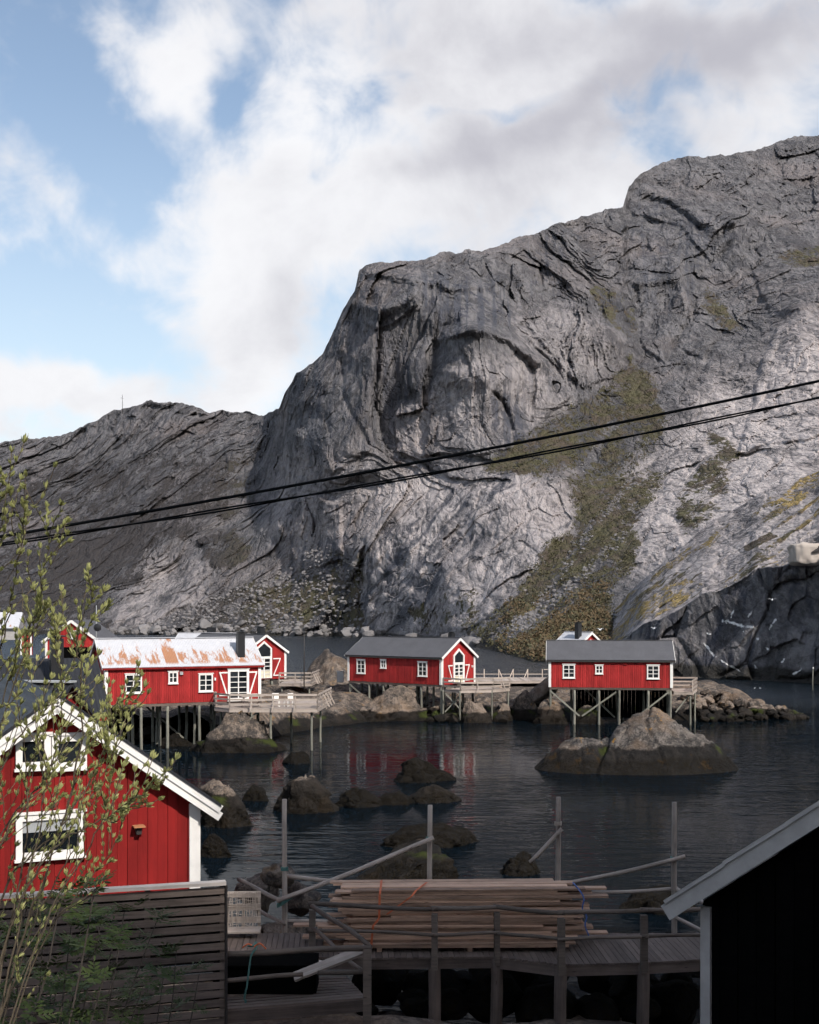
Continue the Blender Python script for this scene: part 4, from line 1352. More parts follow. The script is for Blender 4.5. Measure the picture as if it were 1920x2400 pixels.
# smaller scree as one mass
vs, fs, k = [], [], 0
bv, bf = rock_verts(5, 1, 6, .1)
scr = inpoly(UXm, UYm, [(230, 1336), (420, 1270), (600, 1200), (650, 1130), (770, 1190), (770, 1335)])
run1 = (seg_dist(UXm, UYm, [(1290, 900), (1220, 990), (1160, 1010)])[0] < 10) | (seg_dist(UXm, UYm, [(1330, 1020), (1240, 1120), (1180, 1210), (1120, 1290), (1040, 1340)])[0] < 11) | (seg_dist(UXm, UYm, [(1310, 1130), (1230, 1210), (1160, 1270), (1080, 1340)])[0] < 12)
for reg, cnt, sz in ((scr, 800, (.3, 1.1)), (run1, 380, (.25, .7))):
    ii = np.argwhere(reg)
    for _ in range(cnt):
        r_, c_ = ii[rg.randrange(len(ii))]
        p = Pm[r_, c_]
        s = rg.uniform(*sz)
        a = rg.uniform(0, 6.28)
        rot = np.array([[math.cos(a), -math.sin(a), 0], [math.sin(a), math.cos(a), 0], [0, 0, .75]])
        vs.append((bv * s) @ rot.T + p + np.array([0, -s * .3, s * .2]))
        fs.append(bf + k)
        k += len(bv)
scree = link("scree", np_mesh("scree", np.concatenate(vs), np.concatenate(fs), False), M_TALUS)
tag(scree, "small grey scree strewn over the foot of the mountain", "scree", kind="stuff")

# low birch scrub and heather tufts in the gully foot
M_SCRUB = simple_mat("scrub_leaf", (0.098, 0.068, 0.036), 0.9, 0.7, .12, coord='pos')
M_SCRUBG = simple_mat("scrub_green", (0.085, 0.078, 0.04), 0.9, 0.5, .15, coord='pos')


def tufts(name, reg, cnt, size, mat, label, seed):
    rg = np.random.RandomState(seed)
    ii = np.argwhere(reg)
    V, F = [], []
    k = 0
    for _ in range(cnt):
        r_, c_ = ii[rg.randint(len(ii))]
        p = Pm[r_, c_]
        s = rg.uniform(*size)
        nq = 14
        cen = rg.normal(size=(nq, 3)) * np.array([.55, .55, .4]) * s + np.array([0, -.2 * s, .5 * s]) + p
        a = rg.normal(size=(nq, 3))
        a /= np.linalg.norm(a, axis=1, keepdims=True)
        b_ = np.cross(a, rg.normal(size=(nq, 3)))
        b_ /= np.linalg.norm(b_, axis=1, keepdims=True)
        h = s * .26
        quad = np.stack([cen - a * h, cen + b_ * h * .7, cen + a * h, cen - b_ * h * .7], 1)
        V.append(quad.reshape(-1, 3))
        F.append(np.arange(nq * 4).reshape(-1, 4) + k)
        k += nq * 4
    o = link(name, np_mesh(name, np.concatenate(V), np.concatenate(F), False), mat)
    tag(o, label, "scrub", kind="stuff")


vegm = Vm > .45
lowg = vegm & inpoly(UXm, UYm, [(1330, 1000), (1330, 1400), (1000, 1400), (1000, 1250), (1200, 1000)])
tufts("scrub", lowg & inpoly(UXm, UYm, [(1060, 1270), (1280, 1230), (1290, 1400), (1040, 1400)]), 520, (.5, 1.6), M_SCRUB, "rusty birch scrub at the gully foot above the causeway", 3)
upg = (Vm > .3) & inpoly(UXm, UYm, [(1330, 740), (1420, 900), (1340, 1400), (980, 1400), (980, 960), (1230, 830)])
tufts("heath", upg, 1700, (.5, 1.3), M_SCRUBG, "green and brown heath on the gully fan", 4)

# ------------------------------------------------------------------ cabins on stilts
def local_mesh(name, V, F, mat, smooth=False):
    return py_mesh(name, V, F, mat, smooth)


def gable_walls(L, Wd, H, HR):
    """outer wall shell: x along the front, y to the back, pentagon gables"""
    V = [(0, 0, 0), (L, 0, 0), (L, Wd, 0), (0, Wd, 0), (0, 0, H), (L, 0, H), (L, Wd, H), (0, Wd, H), (0, Wd / 2, HR), (L, Wd / 2, HR)]
    F = [(0, 1, 5, 4), (1, 2, 6, 9, 5), (2, 3, 7, 6), (3, 0, 4, 8, 7), (0, 3, 2, 1), (4, 5, 9, 8), (6, 7, 8, 9)]
    return V, F


def roof_slab(parent, L, Wd, H, HR, ov, ove, th, mat, side, x0=None, x1=None, name="roof", lift=0.0):
    """one roof slope as a slab; own x along the ridge, own y up the slope"""
    run, rise = Wd / 2, HR - H
    sl = math.hypot(run, rise)
    ext = ove * sl / run
    ang = math.atan2(rise, run)
    a = -ov if x0 is None else x0
    b_ = L + ov if x1 is None else x1
    Ls = sl + ext
    V = [(0, 0, 0), (b_ - a, 0, 0), (b_ - a, Ls, 0), (0, Ls, 0), (0, 0, th), (b_ - a, 0, th), (b_ - a, Ls, th), (0, Ls, th)]
    F = [(0, 3, 2, 1), (4, 5, 6, 7), (0, 1, 5, 4), (1, 2, 6, 5), (2, 3, 7, 6), (3, 0, 4, 7)]
    o = link(name, local_mesh(name, V, F, mat), None, parent)
    zl = H - ove * rise / run + .004 + lift
    if side == 0:
        o.location = (a, -ove, zl)
        o.rotation_euler = (ang, 0, 0)
    else:
        o.location = (b_, Wd + ove, zl)
        o.rotation_euler = (ang, 0, math.pi)
    return o


def window(parent, loc, rz, w, h, cols, rows, mat=None, glass=None, name="window", trim=.10, head=True):
    """window in its own frame: x across, -y outward, z up, origin at its middle on the wall"""
    mat = mat or M_WHITE
    glass = glass or M_GLASS
    V, F = [], []

    def bx(x0, x1, y0, y1, z0, z1):
        k = len(V)
        V.extend([(x0, y0, z0), (x1, y0, z0), (x1, y1, z0), (x0, y1, z0), (x0, y0, z1), (x1, y0, z1), (x1, y1, z1), (x0, y1, z1)])
        F.extend([(k, k + 3, k + 2, k + 1), (k + 4, k + 5, k + 6, k + 7), (k, k + 1, k + 5, k + 4), (k + 1, k + 2, k + 6, k + 5), (k + 2, k + 3, k + 7, k + 6), (k + 3, k, k + 4, k + 7)])
    x, z = w / 2, h / 2
    d0, d1 = -.075, .0
    bx(-x, -x + trim, d0, d1, -z, z)
    bx(x - trim, x, d0, d1, -z, z)
    bx(-x + trim, x - trim, d0, d1, -z, -z + trim)
    bx(-x + trim, x - trim, d0, d1, z - trim, z)
    if head:
        bx(-x - .05, x + .05, d0 - .03, d1, z, z + .05)
        bx(-x - .03, x + .03, d0 - .04, d1, -z - .05, -z)
    iw, ih = w - 2 * trim, h - 2 * trim
    m_ = .045 if w < 2 else .05
    for c in range(1, cols):
        xx = -iw / 2 + iw * c / cols
        ww = m_ * (1.5 if cols == 2 else 1)
        bx(xx - ww / 2, xx + ww / 2, -.055, d1, -ih / 2, ih / 2)
    for c in range(1, rows):
        zz = -ih / 2 + ih * c / rows
        bx(-iw / 2, iw / 2, -.05, d1, zz - m_ / 2, zz + m_ / 2)
    o = link(name, local_mesh(name, V, F, mat), None, parent, loc)
    o.rotation_euler = (0, 0, rz)
    pw, ph = iw / cols - .02, ih / rows - .02
    for c in range(cols):
        for r_ in range(rows):
            box("pane", o, (-iw / 2 + iw * (c + .5) / cols, -.012, -ih / 2 + ih * (r_ + .5) / rows), (pw, .012, ph), glass)
    return o


def shutter(parent, loc, rz, w, h, flip):
    o = box("shutter", parent, loc, (w, .05, h), M_RED, rz)
    t = .10
    s_ = -1 if flip else 1
    box("trim_board", o, (0, -.04, h / 2 - t), (w, .03, t), M_WHITE)
    box("trim_board", o, (0, -.04, -h / 2 + t), (w, .03, t), M_WHITE)
    beam("trim_board", o, (s_ * (w / 2 - .06), -.041, h / 2 - t * 1.5), (-s_ * (w / 2 - .06), -.041, -h / 2 + t * 1.5), .03, t, M_WHITE)
    return o


def pointed_door(parent, loc, rz, w, h_door, h_top):
    """glazed double door with a pointed light above"""
    V, F = [], []

    def bx(x0, x1, y0, y1, z0, z1):
        k = len(V)
        V.extend([(x0, y0, z0), (x1, y0, z0), (x1, y1, z0), (x0, y1, z0), (x0, y0, z1), (x1, y0, z1), (x1, y1, z1), (x0, y1, z1)])
        F.extend([(k, k + 3, k + 2, k + 1), (k + 4, k + 5, k + 6, k + 7), (k, k + 1, k + 5, k + 4), (k + 1, k + 2, k + 6, k + 5), (k + 2, k + 3, k + 7, k + 6), (k + 3, k, k + 4, k + 7)])
    x, t = w / 2, .17
    bx(-x, -x + t, -.09, 0, 0, h_door + h_top)
    bx(x - t, x, -.09, 0, 0, h_door + h_top)
    bx(-x + t, x - t, -.09, 0, h_door, h_door + .17)
    bx(-.06, .06, -.08, 0, 0, h_door)
    for s_ in (-1, 1):
        bx(s_ * (x - t) - .05, s_ * (x - t) + .05, -.08, 0, 0, h_door)
    for k_ in range(6):
        zz = .04 + (h_door - .06) * k_ / 5
        bx(-x + t, x - t, -.07, 0, zz - .03, zz + .03)
    peak = h_door + h_top + x * .8
    for s_ in (-1, 1):        # raking head pieces
        k = len(V)
        z0, z1 = h_door + h_top, peak
        tt = t * 1.25
        V.extend([(s_ * (x + .03), -.10, z0), (0, -.10, z1), (0, -.10, z1 - tt), (s_ * (x - t), -.10, z0 - .02), (s_ * (x + .03), 0, z0), (0, 0, z1), (0, 0, z1 - tt), (s_ * (x - t), 0, z0 - .02)])
        F.extend([(k, k + 1, k + 2, k + 3), (k + 4, k + 7, k + 6, k + 5), (k, k + 4, k + 5, k + 1), (k + 2, k + 6, k + 7, k + 3), (k, k + 3, k + 7, k + 4)])
    o = link("door", local_mesh("door", V, F, M_WHITE), None, parent, loc)
    o.rotation_euler = (0, 0, rz)
    a, b_ = x - t, h_door + .17
    pv = [(-a, -.02, b_), (a, -.02, b_), (a, -.02, h_door + h_top), (0, -.02, peak - t * 1.4), (-a, -.02, h_door + h_top)]
    link("pane", local_mesh("pane", pv, [(0, 1, 2, 3, 4)], M_GLASS), None, o)
    for s_ in (-1, 1):
        for k_ in range(5):
            zz = .04 + (h_door - .06) * (k_ + .5) / 5
            box("pane", o, (s_ * (a / 2 + .01), -.015, zz), (a - .12, .012, (h_door - .06) / 5 - .08), M_CURTAIN if k_ < 2 else M_GLASS)
    return o


def chimney(parent, loc, w, h, cap=True):
    o = box("chimney", parent, (loc[0], loc[1], loc[2] + h / 2), (w, w, h), M_BLACK)
    if cap:
        box("chimney_cap", o, (0, 0, h / 2 + .10), (w * 1.25, w * 1.25, .06), M_BLACK)
        box("flue", o, (0, 0, h / 2 + .035), (w * .7, w * .7, .07), M_BLACK)
    return o


def cabin(label, P, rz, L, Wd, H, HR, roofmat, base_z, sheets=None, piles=True, seed=0, name="red_cabin", ov=.22, braces=((0, 1), (1, -1), (2, -1))):
    """P = front left corner of the floor in the world"""
    root = empty(name, P, rz)
    tag(root, label, "cabin", "red cabins on stilts")
    V, F = gable_walls(L, Wd, H, HR)
    link("wall", local_mesh("wall", V, F, M_RED), None, root)
    for side in (0, 1):
        if sheets and side == 0:
            n_ = sheets
            wdt = (L + 2 * ov) / n_
            for i in range(n_):
                m_ = M_METALR if i == int(n_ * .46) else M_METAL
                roof_slab(root, L, Wd, H, HR, ov, .18, .05, m_, 0, -ov + i * wdt, -ov + (i + 1) * wdt + .03, "roof_sheet", .006 * (i % 2))
        else:
            roof_slab(root, L, Wd, H, HR, ov, .18, .09 if not sheets else .05, roofmat, side)
    rise, run = HR - H, Wd / 2
    ang = math.atan2(rise, run)
    # bargeboards on both gables, front fascia, ridge
    for x_ in (-ov - .015, L + ov + .015):
        for s_ in (0, 1):
            y0, y1 = (-.20, Wd / 2) if s_ == 0 else (Wd + .20, Wd / 2)
            z0 = H - .20 * rise / run
            beam("bargeboard", root, (x_, y0, z0 - .02), (x_, y1, HR - .02), .035, .20, M_WHITE)
    beam("fascia", root, (-ov, -.19, H - .18 * rise / run - .05), (L + ov, -.19, H - .18 * rise / run - .05), .03, .12, M_REDBOARD if roofmat != M_SLATE else M_IRON)
    beam("ridge_cap", root, (-ov - .02, Wd / 2, HR + .115), (L + ov + .02, Wd / 2, HR + .115), .26, .04, roofmat if roofmat != M_METAL else M_METALC)
    for (x_, y_) in ((.07, -.03), (L - .07, -.03), (.07, Wd + .03), (L - .07, Wd + .03)):
        box("corner_board", root, (x_, y_, H / 2 - .02), (.20, .06, H - .05), M_WHITE)
    for (x_, y_) in ((-.03, .09), (L + .03, .09), (-.03, Wd - .09), (L + .03, Wd - .09)):
        box("corner_board", root, (x_, y_, H / 2 - .02), (.055, .20, H - .05), M_WHITE)
    # floor frame
    for y_ in (.1, Wd / 2, Wd - .1):
        beam("floor_beam", root, (.05, y_, -.10), (L - .05, y_, -.10), .16, .18, M_PIER)
    if piles:
        rg = random.Random(seed)
        nx = 6
        for j, y_ in enumerate((.14, Wd * .36, Wd * .68, Wd - .16)):
            for i in range(nx):
                x_ = .12 + (L - .24) * i / (nx - 1) + (rg.uniform(-.25, .25) if 0 < i < nx - 1 else 0)
                pole("stilt", root, (x_ + rg.uniform(-.06, .06), y_, -P[2] + base_z), (x_, y_, -.2), .11, .095, M_PILE, seed + i * 7 + j, bend=.004)
        spans = ((.15, L * .25), (L * .27, L * .55), (L * .72, L - .3))
        for (bi, fl) in braces:
            xa, xb = spans[bi]
            za, zb = (-.35, -P[2] + base_z + 1.1)
            if fl < 0:
                za, zb = zb, za
            beam("brace", root, (xa, .04, za), (xb, .04, zb), .05, .13, M_PILE)
        beam("brace", root, (L * .3, Wd * .5, -.3), (L * .55, Wd * .5, -P[2] + base_z + .8), .05, .13, M_PILE)
    return root


def on_front(root, x, z, w, h, c, r_, **k):
    return window(root, (x, -.002, z), 0, w, h, c, r_, **k)


# --- left cabin with the rusty roof
pA = W(247, 1646, 78.6)
ZF = 3.05
cabA = cabin("red cabin with rust streaked white metal roof beside a big deck", (pA.x, pA.y, ZF), R(26), 10.7, 4.7, 2.55, 4.25, M_METAL, -.4, sheets=13, seed=1, braces=())
on_front(cabA, 1.85, 1.38, 1.12, 1.28, 2, 3)
on_front(cabA, 4.52, 1.72, .66, .80, 2, 2)
on_front(cabA, 6.78, 1.32, 1.0, 1.22, 2, 3)
dA = window(cabA, (9.1, -.004, 1.12), 0, 1.52, 2.15, 2, 5, name="door", trim=.17)
for pn in dA.children:
    if pn.location.z < -.1 or pn.location.x > 0:
        pn.data = box_mesh(*[round(v, 4) for v in pn.dimensions], M_CURTAIN) if False else pn.data
shutter(cabA, (8.02, -.03, 1.2), 0, .60, 1.75, True)
shutter(cabA, (10.15, -.03, 1.2), 0, .60, 1.75, False)
lamp = box("wall_lamp", cabA, (7.42, -.08, 1.55), (.10, .14, .18), M_WHITE)
box("junction_box", cabA, (5.08, -.06, 2.0), (.22, .10, .22), M_GREYMETAL)
chimney(cabA, (9.5, .75, 2.9), .50, 1.75)

# --- middle cabin
pB = W(816, 1595, 108.2)
cabB = cabin("red cabin with grey felt roof above the huge tan boulder", (pB.x, pB.y, ZF), R(-40), 10.8, 4.7, 2.38, 3.88, M_SLATE, .1, seed=2, braces=((0, 1),))
on_front(cabB, 1.62, 1.32, 1.02, 1.25, 2, 3)
on_front(cabB, 4.28, 1.62, .66, .76, 2, 2)
on_front(cabB, 8.75, 1.30, 1.02, 1.25, 2, 3)
pointed_door(cabB, (10.802, 2.35, .06), R(90), 1.55, 1.62, .75)
shutter(cabB, (10.83, 1.15, .95), R(90), .62, 1.5, True)
shutter(cabB, (10.83, 3.55, .95), R(90), .62, 1.5, False)
box("wall_lamp", cabB, (10.88, 4.25, 1.45), (.14, .10, .18), M_WHITE)
chimney(cabB, (9.3, 3.3, 3.2), .42, 1.15)

# --- right cabin
pC = W(1287, 1611, 98.3)
cabC = cabin("red cabin on tall stilts over black shade, nearest the cliff", (pC.x, pC.y, ZF), R(-7), 9.95, 4.7, 2.30, 3.72, M_SLATE, -.4, seed=3)
on_front(cabC, 1.62, 1.32, 1.0, 1.12, 2, 3)
on_front(cabC, 4.08, 1.48, .64, .72, 2, 2)
on_front(cabC, 8.42, 1.30, 1.0, 1.12, 2, 3)
box("vent_box", cabC, (6.2, -.06, 1.95), (.26, .10, .14), M_REDBOARD)
# black boards added behind the stilts stand in for the shade below the floor
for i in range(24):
    box("shade_board", cabC, (2.2 + i * .325, 3.6 + .01 * (i % 2), -1.45), (.31, .04, 2.6), M_BLACKWOOD)

# --- gabled cabin behind the left one
pA2 = Vector((-15.1, 108.9, ZF))
La2 = 10.6
dxa = Vector((math.cos(R(-48)), math.sin(R(-48)), 0))
cabA2 = cabin("red cabin with pointed gable window behind the rusty roofed cabin", tuple(pA2 - dxa * La2), R(-48), La2, 4.7, 2.55, 4.05, M_SLATE, .5, seed=4)
pointed_door(cabA2, (La2 + .002, 2.2, .08), R(90), 1.75, 1.85, .9)
shutter(cabA2, (La2 + .03, 3.65, 1.1), R(90), .85, 1.75, False)
chimney(cabA2, (7.6, 4.0, 3.0), .55, 1.7)

# --- low white roofed cabin further back
pW = W(400, 1560, 128)
cabW = cabin("far red cabin showing only a pale roof and black chimney", (pW.x, pW.y, 3.0), R(-14), 6.2, 5.0, 2.2, 3.95, M_METALC, .5, piles=False, seed=5)
chimney(cabW, (3.4, 3.0, 3.2), .75, 1.45, False)

# --- cabin behind the right one
pD = W(1384, 1481, 119)
LD = 3.3
dxd = Vector((math.cos(R(-52)), math.sin(R(-52)), 0))
dyd = Vector((-dxd.y, dxd.x, 0))
orgD = pD - dxd * LD - dyd * 2.3
cabD = cabin("red cabin whose white trimmed gable peeks over the right cabin's roof", (orgD.x, orgD.y, 3.0), R(-52), LD, 4.6, 2.6, 4.2, M_METALC, .5, seed=6)
pointed_door(cabD, (LD + .002, 2.3, .2), R(90), 1.75, 1.9, .75)
chimney(cabD, (2.4, 1.5, 3.4), .5, 1.75)

# ------------------------------------------------------------------ timber decks by the cabins
def rail_run(parent, pts, z, h=.95, nr=3, w=.09, stay=False, sp=1.6, mat=None):
    mat = mat or M_DECK
    for a, b_ in zip(pts[:-1], pts[1:]):
        a, b_ = Vector((*a[:2], 0)), Vector((*b_[:2], 0))
        L = (b_ - a).length
        k = max(1, round(L / sp))
        for i in range(k + 1):
            p = a.lerp(b_, i / k)
            box("rail_post", parent, (p.x, p.y, z + h / 2), (w, w, h), mat)
            if stay and 0 < i < k:
                nrm = Vector(((b_ - a).y, -(b_ - a).x, 0)).normalized()
                beam("rail_stay", parent, (p.x + nrm.x * .02, p.y + nrm.y * .02, z + h * .8), (p.x + nrm.x * .45, p.y + nrm.y * .45, z - .12), .05, .09, mat)
        for i in range(nr):
            zz = z + h * (1 - i / nr) - .04
            n_ = Vector(((b_ - a).y, -(b_ - a).x, 0)).normalized() * (w * .5 + .018)
            beam("rail", parent, (a.x + n_.x, a.y + n_.y, zz), (b_.x + n_.x, b_.y + n_.y, zz), .032, .13, mat)


def deck(label, poly, z, rails, piles, zb, seed, stay=True, direction=(1, 0), nr=3, mat=None, gap=.15, h=.95):
    mat = mat or M_DECK
    root = empty("timber_deck", (poly[0][0], poly[0][1], z))
    tag(root, label, "deck", "timber decks")
    o = Vector((poly[0][0], poly[0][1], z))
    # planks clipped to the outline
    d = Vector((*direction, 0)).normalized()
    n_ = Vector((-d.y, d.x, 0))
    us = [(Vector((*p, 0)).dot(d), Vector((*p, 0)).dot(n_)) for p in poly]
    lo, hi = min(u[1] for u in us), max(u[1] for u in us)
    k = int((hi - lo) / gap)
    for i in range(k):
        c = lo + (i + .5) * gap
        xs = []
        for (u0, v0), (u1, v1) in zip(us, us[1:] + us[:1]):
            if (v0 - c) * (v1 - c) < 0:
                xs.append(u0 + (u1 - u0) * (c - v0) / (v1 - v0))
        xs.sort()
        for a, b_ in zip(xs[::2], xs[1::2]):
            if b_ - a < .15:
                continue
            m_ = d * ((a + b_) / 2) + n_ * c
            box("plank", root, (m_.x - o.x, m_.y - o.y, -.02), (round(b_ - a, 2), gap - .012, .04), mat, math.atan2(d.y, d.x))
    # edge boards
    for a, b_ in zip(poly, poly[1:] + poly[:1]):
        beam("edge_board", root, (a[0] - o.x, a[1] - o.y, -.15), (b_[0] - o.x, b_[1] - o.y, -.15), .05, .20, mat)
    for i, (x_, y_) in enumerate(piles):
        pole("stilt", root, (x_ - o.x, y_ - o.y, zb - z), (x_ - o.x, y_ - o.y, -.06), .085, .075, M_PILE, seed + i, bend=.004)
    for run in rails:
        rail_run(root, [(p[0] - o.x, p[1] - o.y) for p in run], 0, stay=stay, nr=nr, mat=mat, h=h)
    return root


zA = 2.80
dk = deck("pale timber deck jutting out beside the rusty roofed cabin", [(-13.2, 81.6), (-13.1, 80.3), (-11.9, 79.0), (-6.1, 79.0), (-5.7, 86.5), (-9.3, 87.2), (-9.9, 83.2)], zA,
          [[(-13.2, 81.6), (-13.1, 80.3), (-11.9, 79.0), (-6.1, 79.0), (-5.7, 86.5)]], [(-12.0, 79.25), (-9.2, 79.2), (-6.5, 79.3), (-8.3, 83.8), (-6.3, 84.5), (-12.8, 81.0), (-10.4, 82.2)], -.5, 71)
beam("brace", dk, (-12.0 + 13.2, 79.2 - 81.6, -2.0), (-10.1 + 13.2, 79.2 - 81.6, -.25), .06, .12, M_PILE)
zB = 2.72
cb_ = cabB.matrix_world if False else None


def cab_pt(P, rz, x, y):
    return (P[0] + x * math.cos(rz) - y * math.sin(rz), P[1] + x * math.sin(rz) + y * math.cos(rz))


qB = [cab_pt((pB.x, pB.y), R(-40), *q_) for q_ in ((10.95, .1), (13.0, -.2), (14.6, 2.2), (14.6, 4.6), (10.95, 4.6))]
dkB = deck("grey timber deck at the middle cabin's gable door", qB, zB, [[qB[0], qB[1], qB[2], qB[3]]], [tuple(Vector(q_) * .985 + Vector((0, 1.5))) for q_ in qB[:4]], .2, 81, direction=(math.cos(R(50)), math.sin(R(50))))
for (x0, x1) in ((.1, 1.6), (1.6, .1)):
    beam("brace", dkB, (x0, -.6, -.3 if x0 < 1 else -.3), (x1, -.6, -1.9), .06, .10, M_PILE)
qC = [cab_pt((pC.x, pC.y), R(-7), *q_) for q_ in ((10.1, .3), (11.6, .3), (12.4, 4.5), (10.1, 4.5))]
dkC = deck("small timber deck at the right cabin's right gable", qC, 2.75, [[qC[1], qC[2], qC[3]]], [(qC[1][0] - .15, qC[1][1] + .15), (qC[2][0] - .2, qC[2][1] - .2)], -.3, 91, stay=False)
beam("brace", dkC, (.2, .2, -1.7), (1.3, .2, -.25), .06, .12, M_PILE)
qA2 = [(-11.4, 104.5), (-8.6, 104.5), (-8.4, 110.5), (-11.2, 111.5)]
deck("timber deck with rails beside the pointed gable cabin", qA2, 3.0, [[qA2[0], qA2[1], qA2[2]]], [(-11.2, 104.8), (-8.8, 104.8)], .3, 95)

# causeway: pale planked quay between the middle and right cabins
qQ = [(5.4, 112.2), (15.6, 114.0), (15.8, 119.5), (5.4, 119.5)]
cw = deck("pale planked causeway between the middle and right cabins", qQ, 2.75, [], [], 0, 99, direction=(0, 1), gap=.3)
cw.name = "causeway"
cw["category"] = "causeway"
rg = random.Random(3)
for i in range(7):
    x_ = .6 + i * 1.45
    box("fence_post", cw, (x_, 7.0, .42), (.07, .07, .85), M_PALE)
    if i in (0, 2, 3, 4):
        beam("rail_stay", cw, (x_, 6.98, .8), (x_ + (.35 if i < 3 else -.35), 6.9, .0), .05, .06, M_PALE)
    if i < 6:
        beam("rail", cw, (x_, 6.95, .34), (x_ + 1.45, 6.95, .34), .04, .05, M_PALE)
beam("rail", cw, (8.0, 6.95, .80), (9.4, 6.95, .80), .05, .06, M_PALE)

# ------------------------------------------------------------------ other buildings on the left
def gable_house(name, label, P, rz, L, Wd, H, HR, wallmat, roofmat, ov=.3, trim=True, cat="house", th=.12, ove=.35):
    root = empty(name, P, rz)
    tag(root, label, cat)
    V, F = gable_walls(L, Wd, H, HR)
    link("wall", local_mesh("wall", V, F, wallmat), None, root)
    for s_ in (0, 1):
        roof_slab(root, L, Wd, H, HR, ov, ove, th, roofmat, s_)
    rise, run = HR - H, Wd / 2
    if trim:
        for x_ in (-ov - .02, L + ov + .02):
            for s_ in (0, 1):
                y0, y1 = (-ove, Wd / 2) if s_ == 0 else (Wd + ove, Wd / 2)
                beam("bargeboard", root, (x_, y0, H - ove * rise / run - .03), (x_, y1, HR - .03), .04, .26, M_WHITE)
        for (x_, y_) in ((.08, -.035), (L - .08, -.035)):
            box("corner_board", root, (x_, y_, H / 2), (.2, .07, H - .1), M_WHITE)
        for (x_, y_) in ((-.035, .09), (L + .035, .09)):
            box("corner_board", root, (x_, y_, H / 2), (.06, .2, H - .1), M_WHITE)
    return root


# dark roofed house in front of the left cabin
hP = Vector((-12.9, 50.3, 2.0))
L2 = 9.0
ang2 = R(25)
org2 = hP - Vector((math.cos(ang2), math.sin(ang2), 0)) * L2
h2 = gable_house("house", "house with dark corrugated roof and tall black chimney left of the rusty roof", tuple(org2), ang2, L2, 5.6, 3.0, 5.0, M_RED, M_DARKROOF, .25, False)
box("corner_board", h2, (L2 - .1, -.04, 1.35), (.22, .08, 2.7), M_WHITE)
beam("fascia", h2, (-.25, -.37, 2.66), (L2 + .25, -.37, 2.66), .04, .18, M_REDBOARD)
chimney(h2, (L2 - 1.75, 1.0, 3.4), .52, 2.6)
# house whose roof shows behind the front gable, light ridge
h3 = gable_house("house", "house with dark roof and light grey ridge behind the willow", (-16.6, 38.4, 1.7), R(-12), 4.6, 5.4, 2.9, 4.9, M_RED, M_DARKROOF, .25, False)
beam("ridge_cap", h3, (-.3, 2.7, 5.06), (4.9, 2.7, 5.06), .42, .06, M_GREYMETAL)
# boathouse far left
bx_ = W(168, 1455, 120)
bh = gable_house("boathouse", "red boathouse with dark open front behind the willow twigs", (bx_.x - 2.6 * math.cos(R(4)), 120, 2.4), R(-86), 8.0, 5.2, 4.1, 6.0, M_RED, M_SLATE, .2)
bh.location = (bx_.x + 2.6 + 8.0 * math.sin(R(4)) * 0, 128, 2.4)
bh.rotation_euler = (0, 0, R(-90))
bh.location = (bx_.x - 2.6, 128.0, 2.4)
box("bay_shade_panel", bh, (8.02, 2.6, 1.7), (.05, 4.2, 3.3), M_BLACKWOOD)  # solid black panel stands in for the darkness inside the open front
window(bh, (8.0, 2.75, 4.6), R(90), .6, .8, 1, 1, name="hatch", glass=M_WHITE)
h4 = gable_house("house", "pale house at the left edge behind the willow", tuple(W(-60, 1500, 150)), R(8), 5.2, 6, 1.6, 3.4, M_DIRTYW, M_METALC, .2, False)
tw = empty("bell_tower", tuple(W(63, 1530, 112)), R(10))
tag(tw, "small red turret with grey peaked roof behind the willow", "turret")
box("wall", tw, (0, 0, .9), (.95, .95, 2.2), M_RED)
for sx in (-1, 1):
    box("corner_board", tw, (sx * .44, -.46, .9), (.14, .1, 2.2), M_WHITE)
pv = [(-.9, -.9, 2.0), (.9, -.9, 2.0), (.9, .9, 2.0), (-.9, .9, 2.0), (-.35, -.35, 2.35), (.35, -.35, 2.35), (.35, .35, 2.35), (-.35, .35, 2.35), (0, 0, 2.95)]
link("roof", local_mesh("roof", pv, [(0, 3, 2, 1), (0, 1, 5, 4), (1, 2, 6, 5), (2, 3, 7, 6), (3, 0, 4, 7), (4, 5, 8), (5, 6, 8), (6, 7, 8), (7, 4, 8)], M_SLATE), None, tw)

# satellite dish and mast by the boathouse
ms = empty("antenna_mast", tuple(W(226, 1500, 110)))
tag(ms, "thin mast carrying a round black dish above the rusty roof", "mast")
tube("mast", ms, [(0, 0, -1.5), (0, 0, 1.2), (0, 0, 3.2)], [.05, .045, .03], M_GREYMETAL, 6)
V, F = [], []
for i in range(5):
    r_ = .36 * i / 4
    for k in range(16):
        a = 2 * math.pi * k / 16
        V.append((.12 + r_ * math.cos(a), -.12 + .5 * r_ * r_, 1.15 + r_ * math.sin(a)))
for i in range(4):
    for k in range(16):
        F.append((i * 16 + k, i * 16 + (k + 1) % 16, (i + 1) * 16 + (k + 1) % 16, (i + 1) * 16 + k))
link("dish", local_mesh("dish", V, F, M_BLACK, True), None, ms)

# lamp post between the left and middle cabins
lp = empty("lamp_post", tuple(W(713, 1592, 104)))
tag(lp, "tall thin dark lamp post between the left and middle cabins", "lamp post")
tube("pole", lp, [(0, 0, -1), (0, 0, 2), (0, 0, 4.2)], [.055, .05, .035], M_IRON, 8)
tube("arm", lp, [(0, 0, 4.15), (.05, -.05, 4.3), (.12, -.2, 4.33)], .025, M_IRON, 6)
box("lamp_head", lp, (.13, -.24, 4.31), (.14, .26, .07), M_IRON)
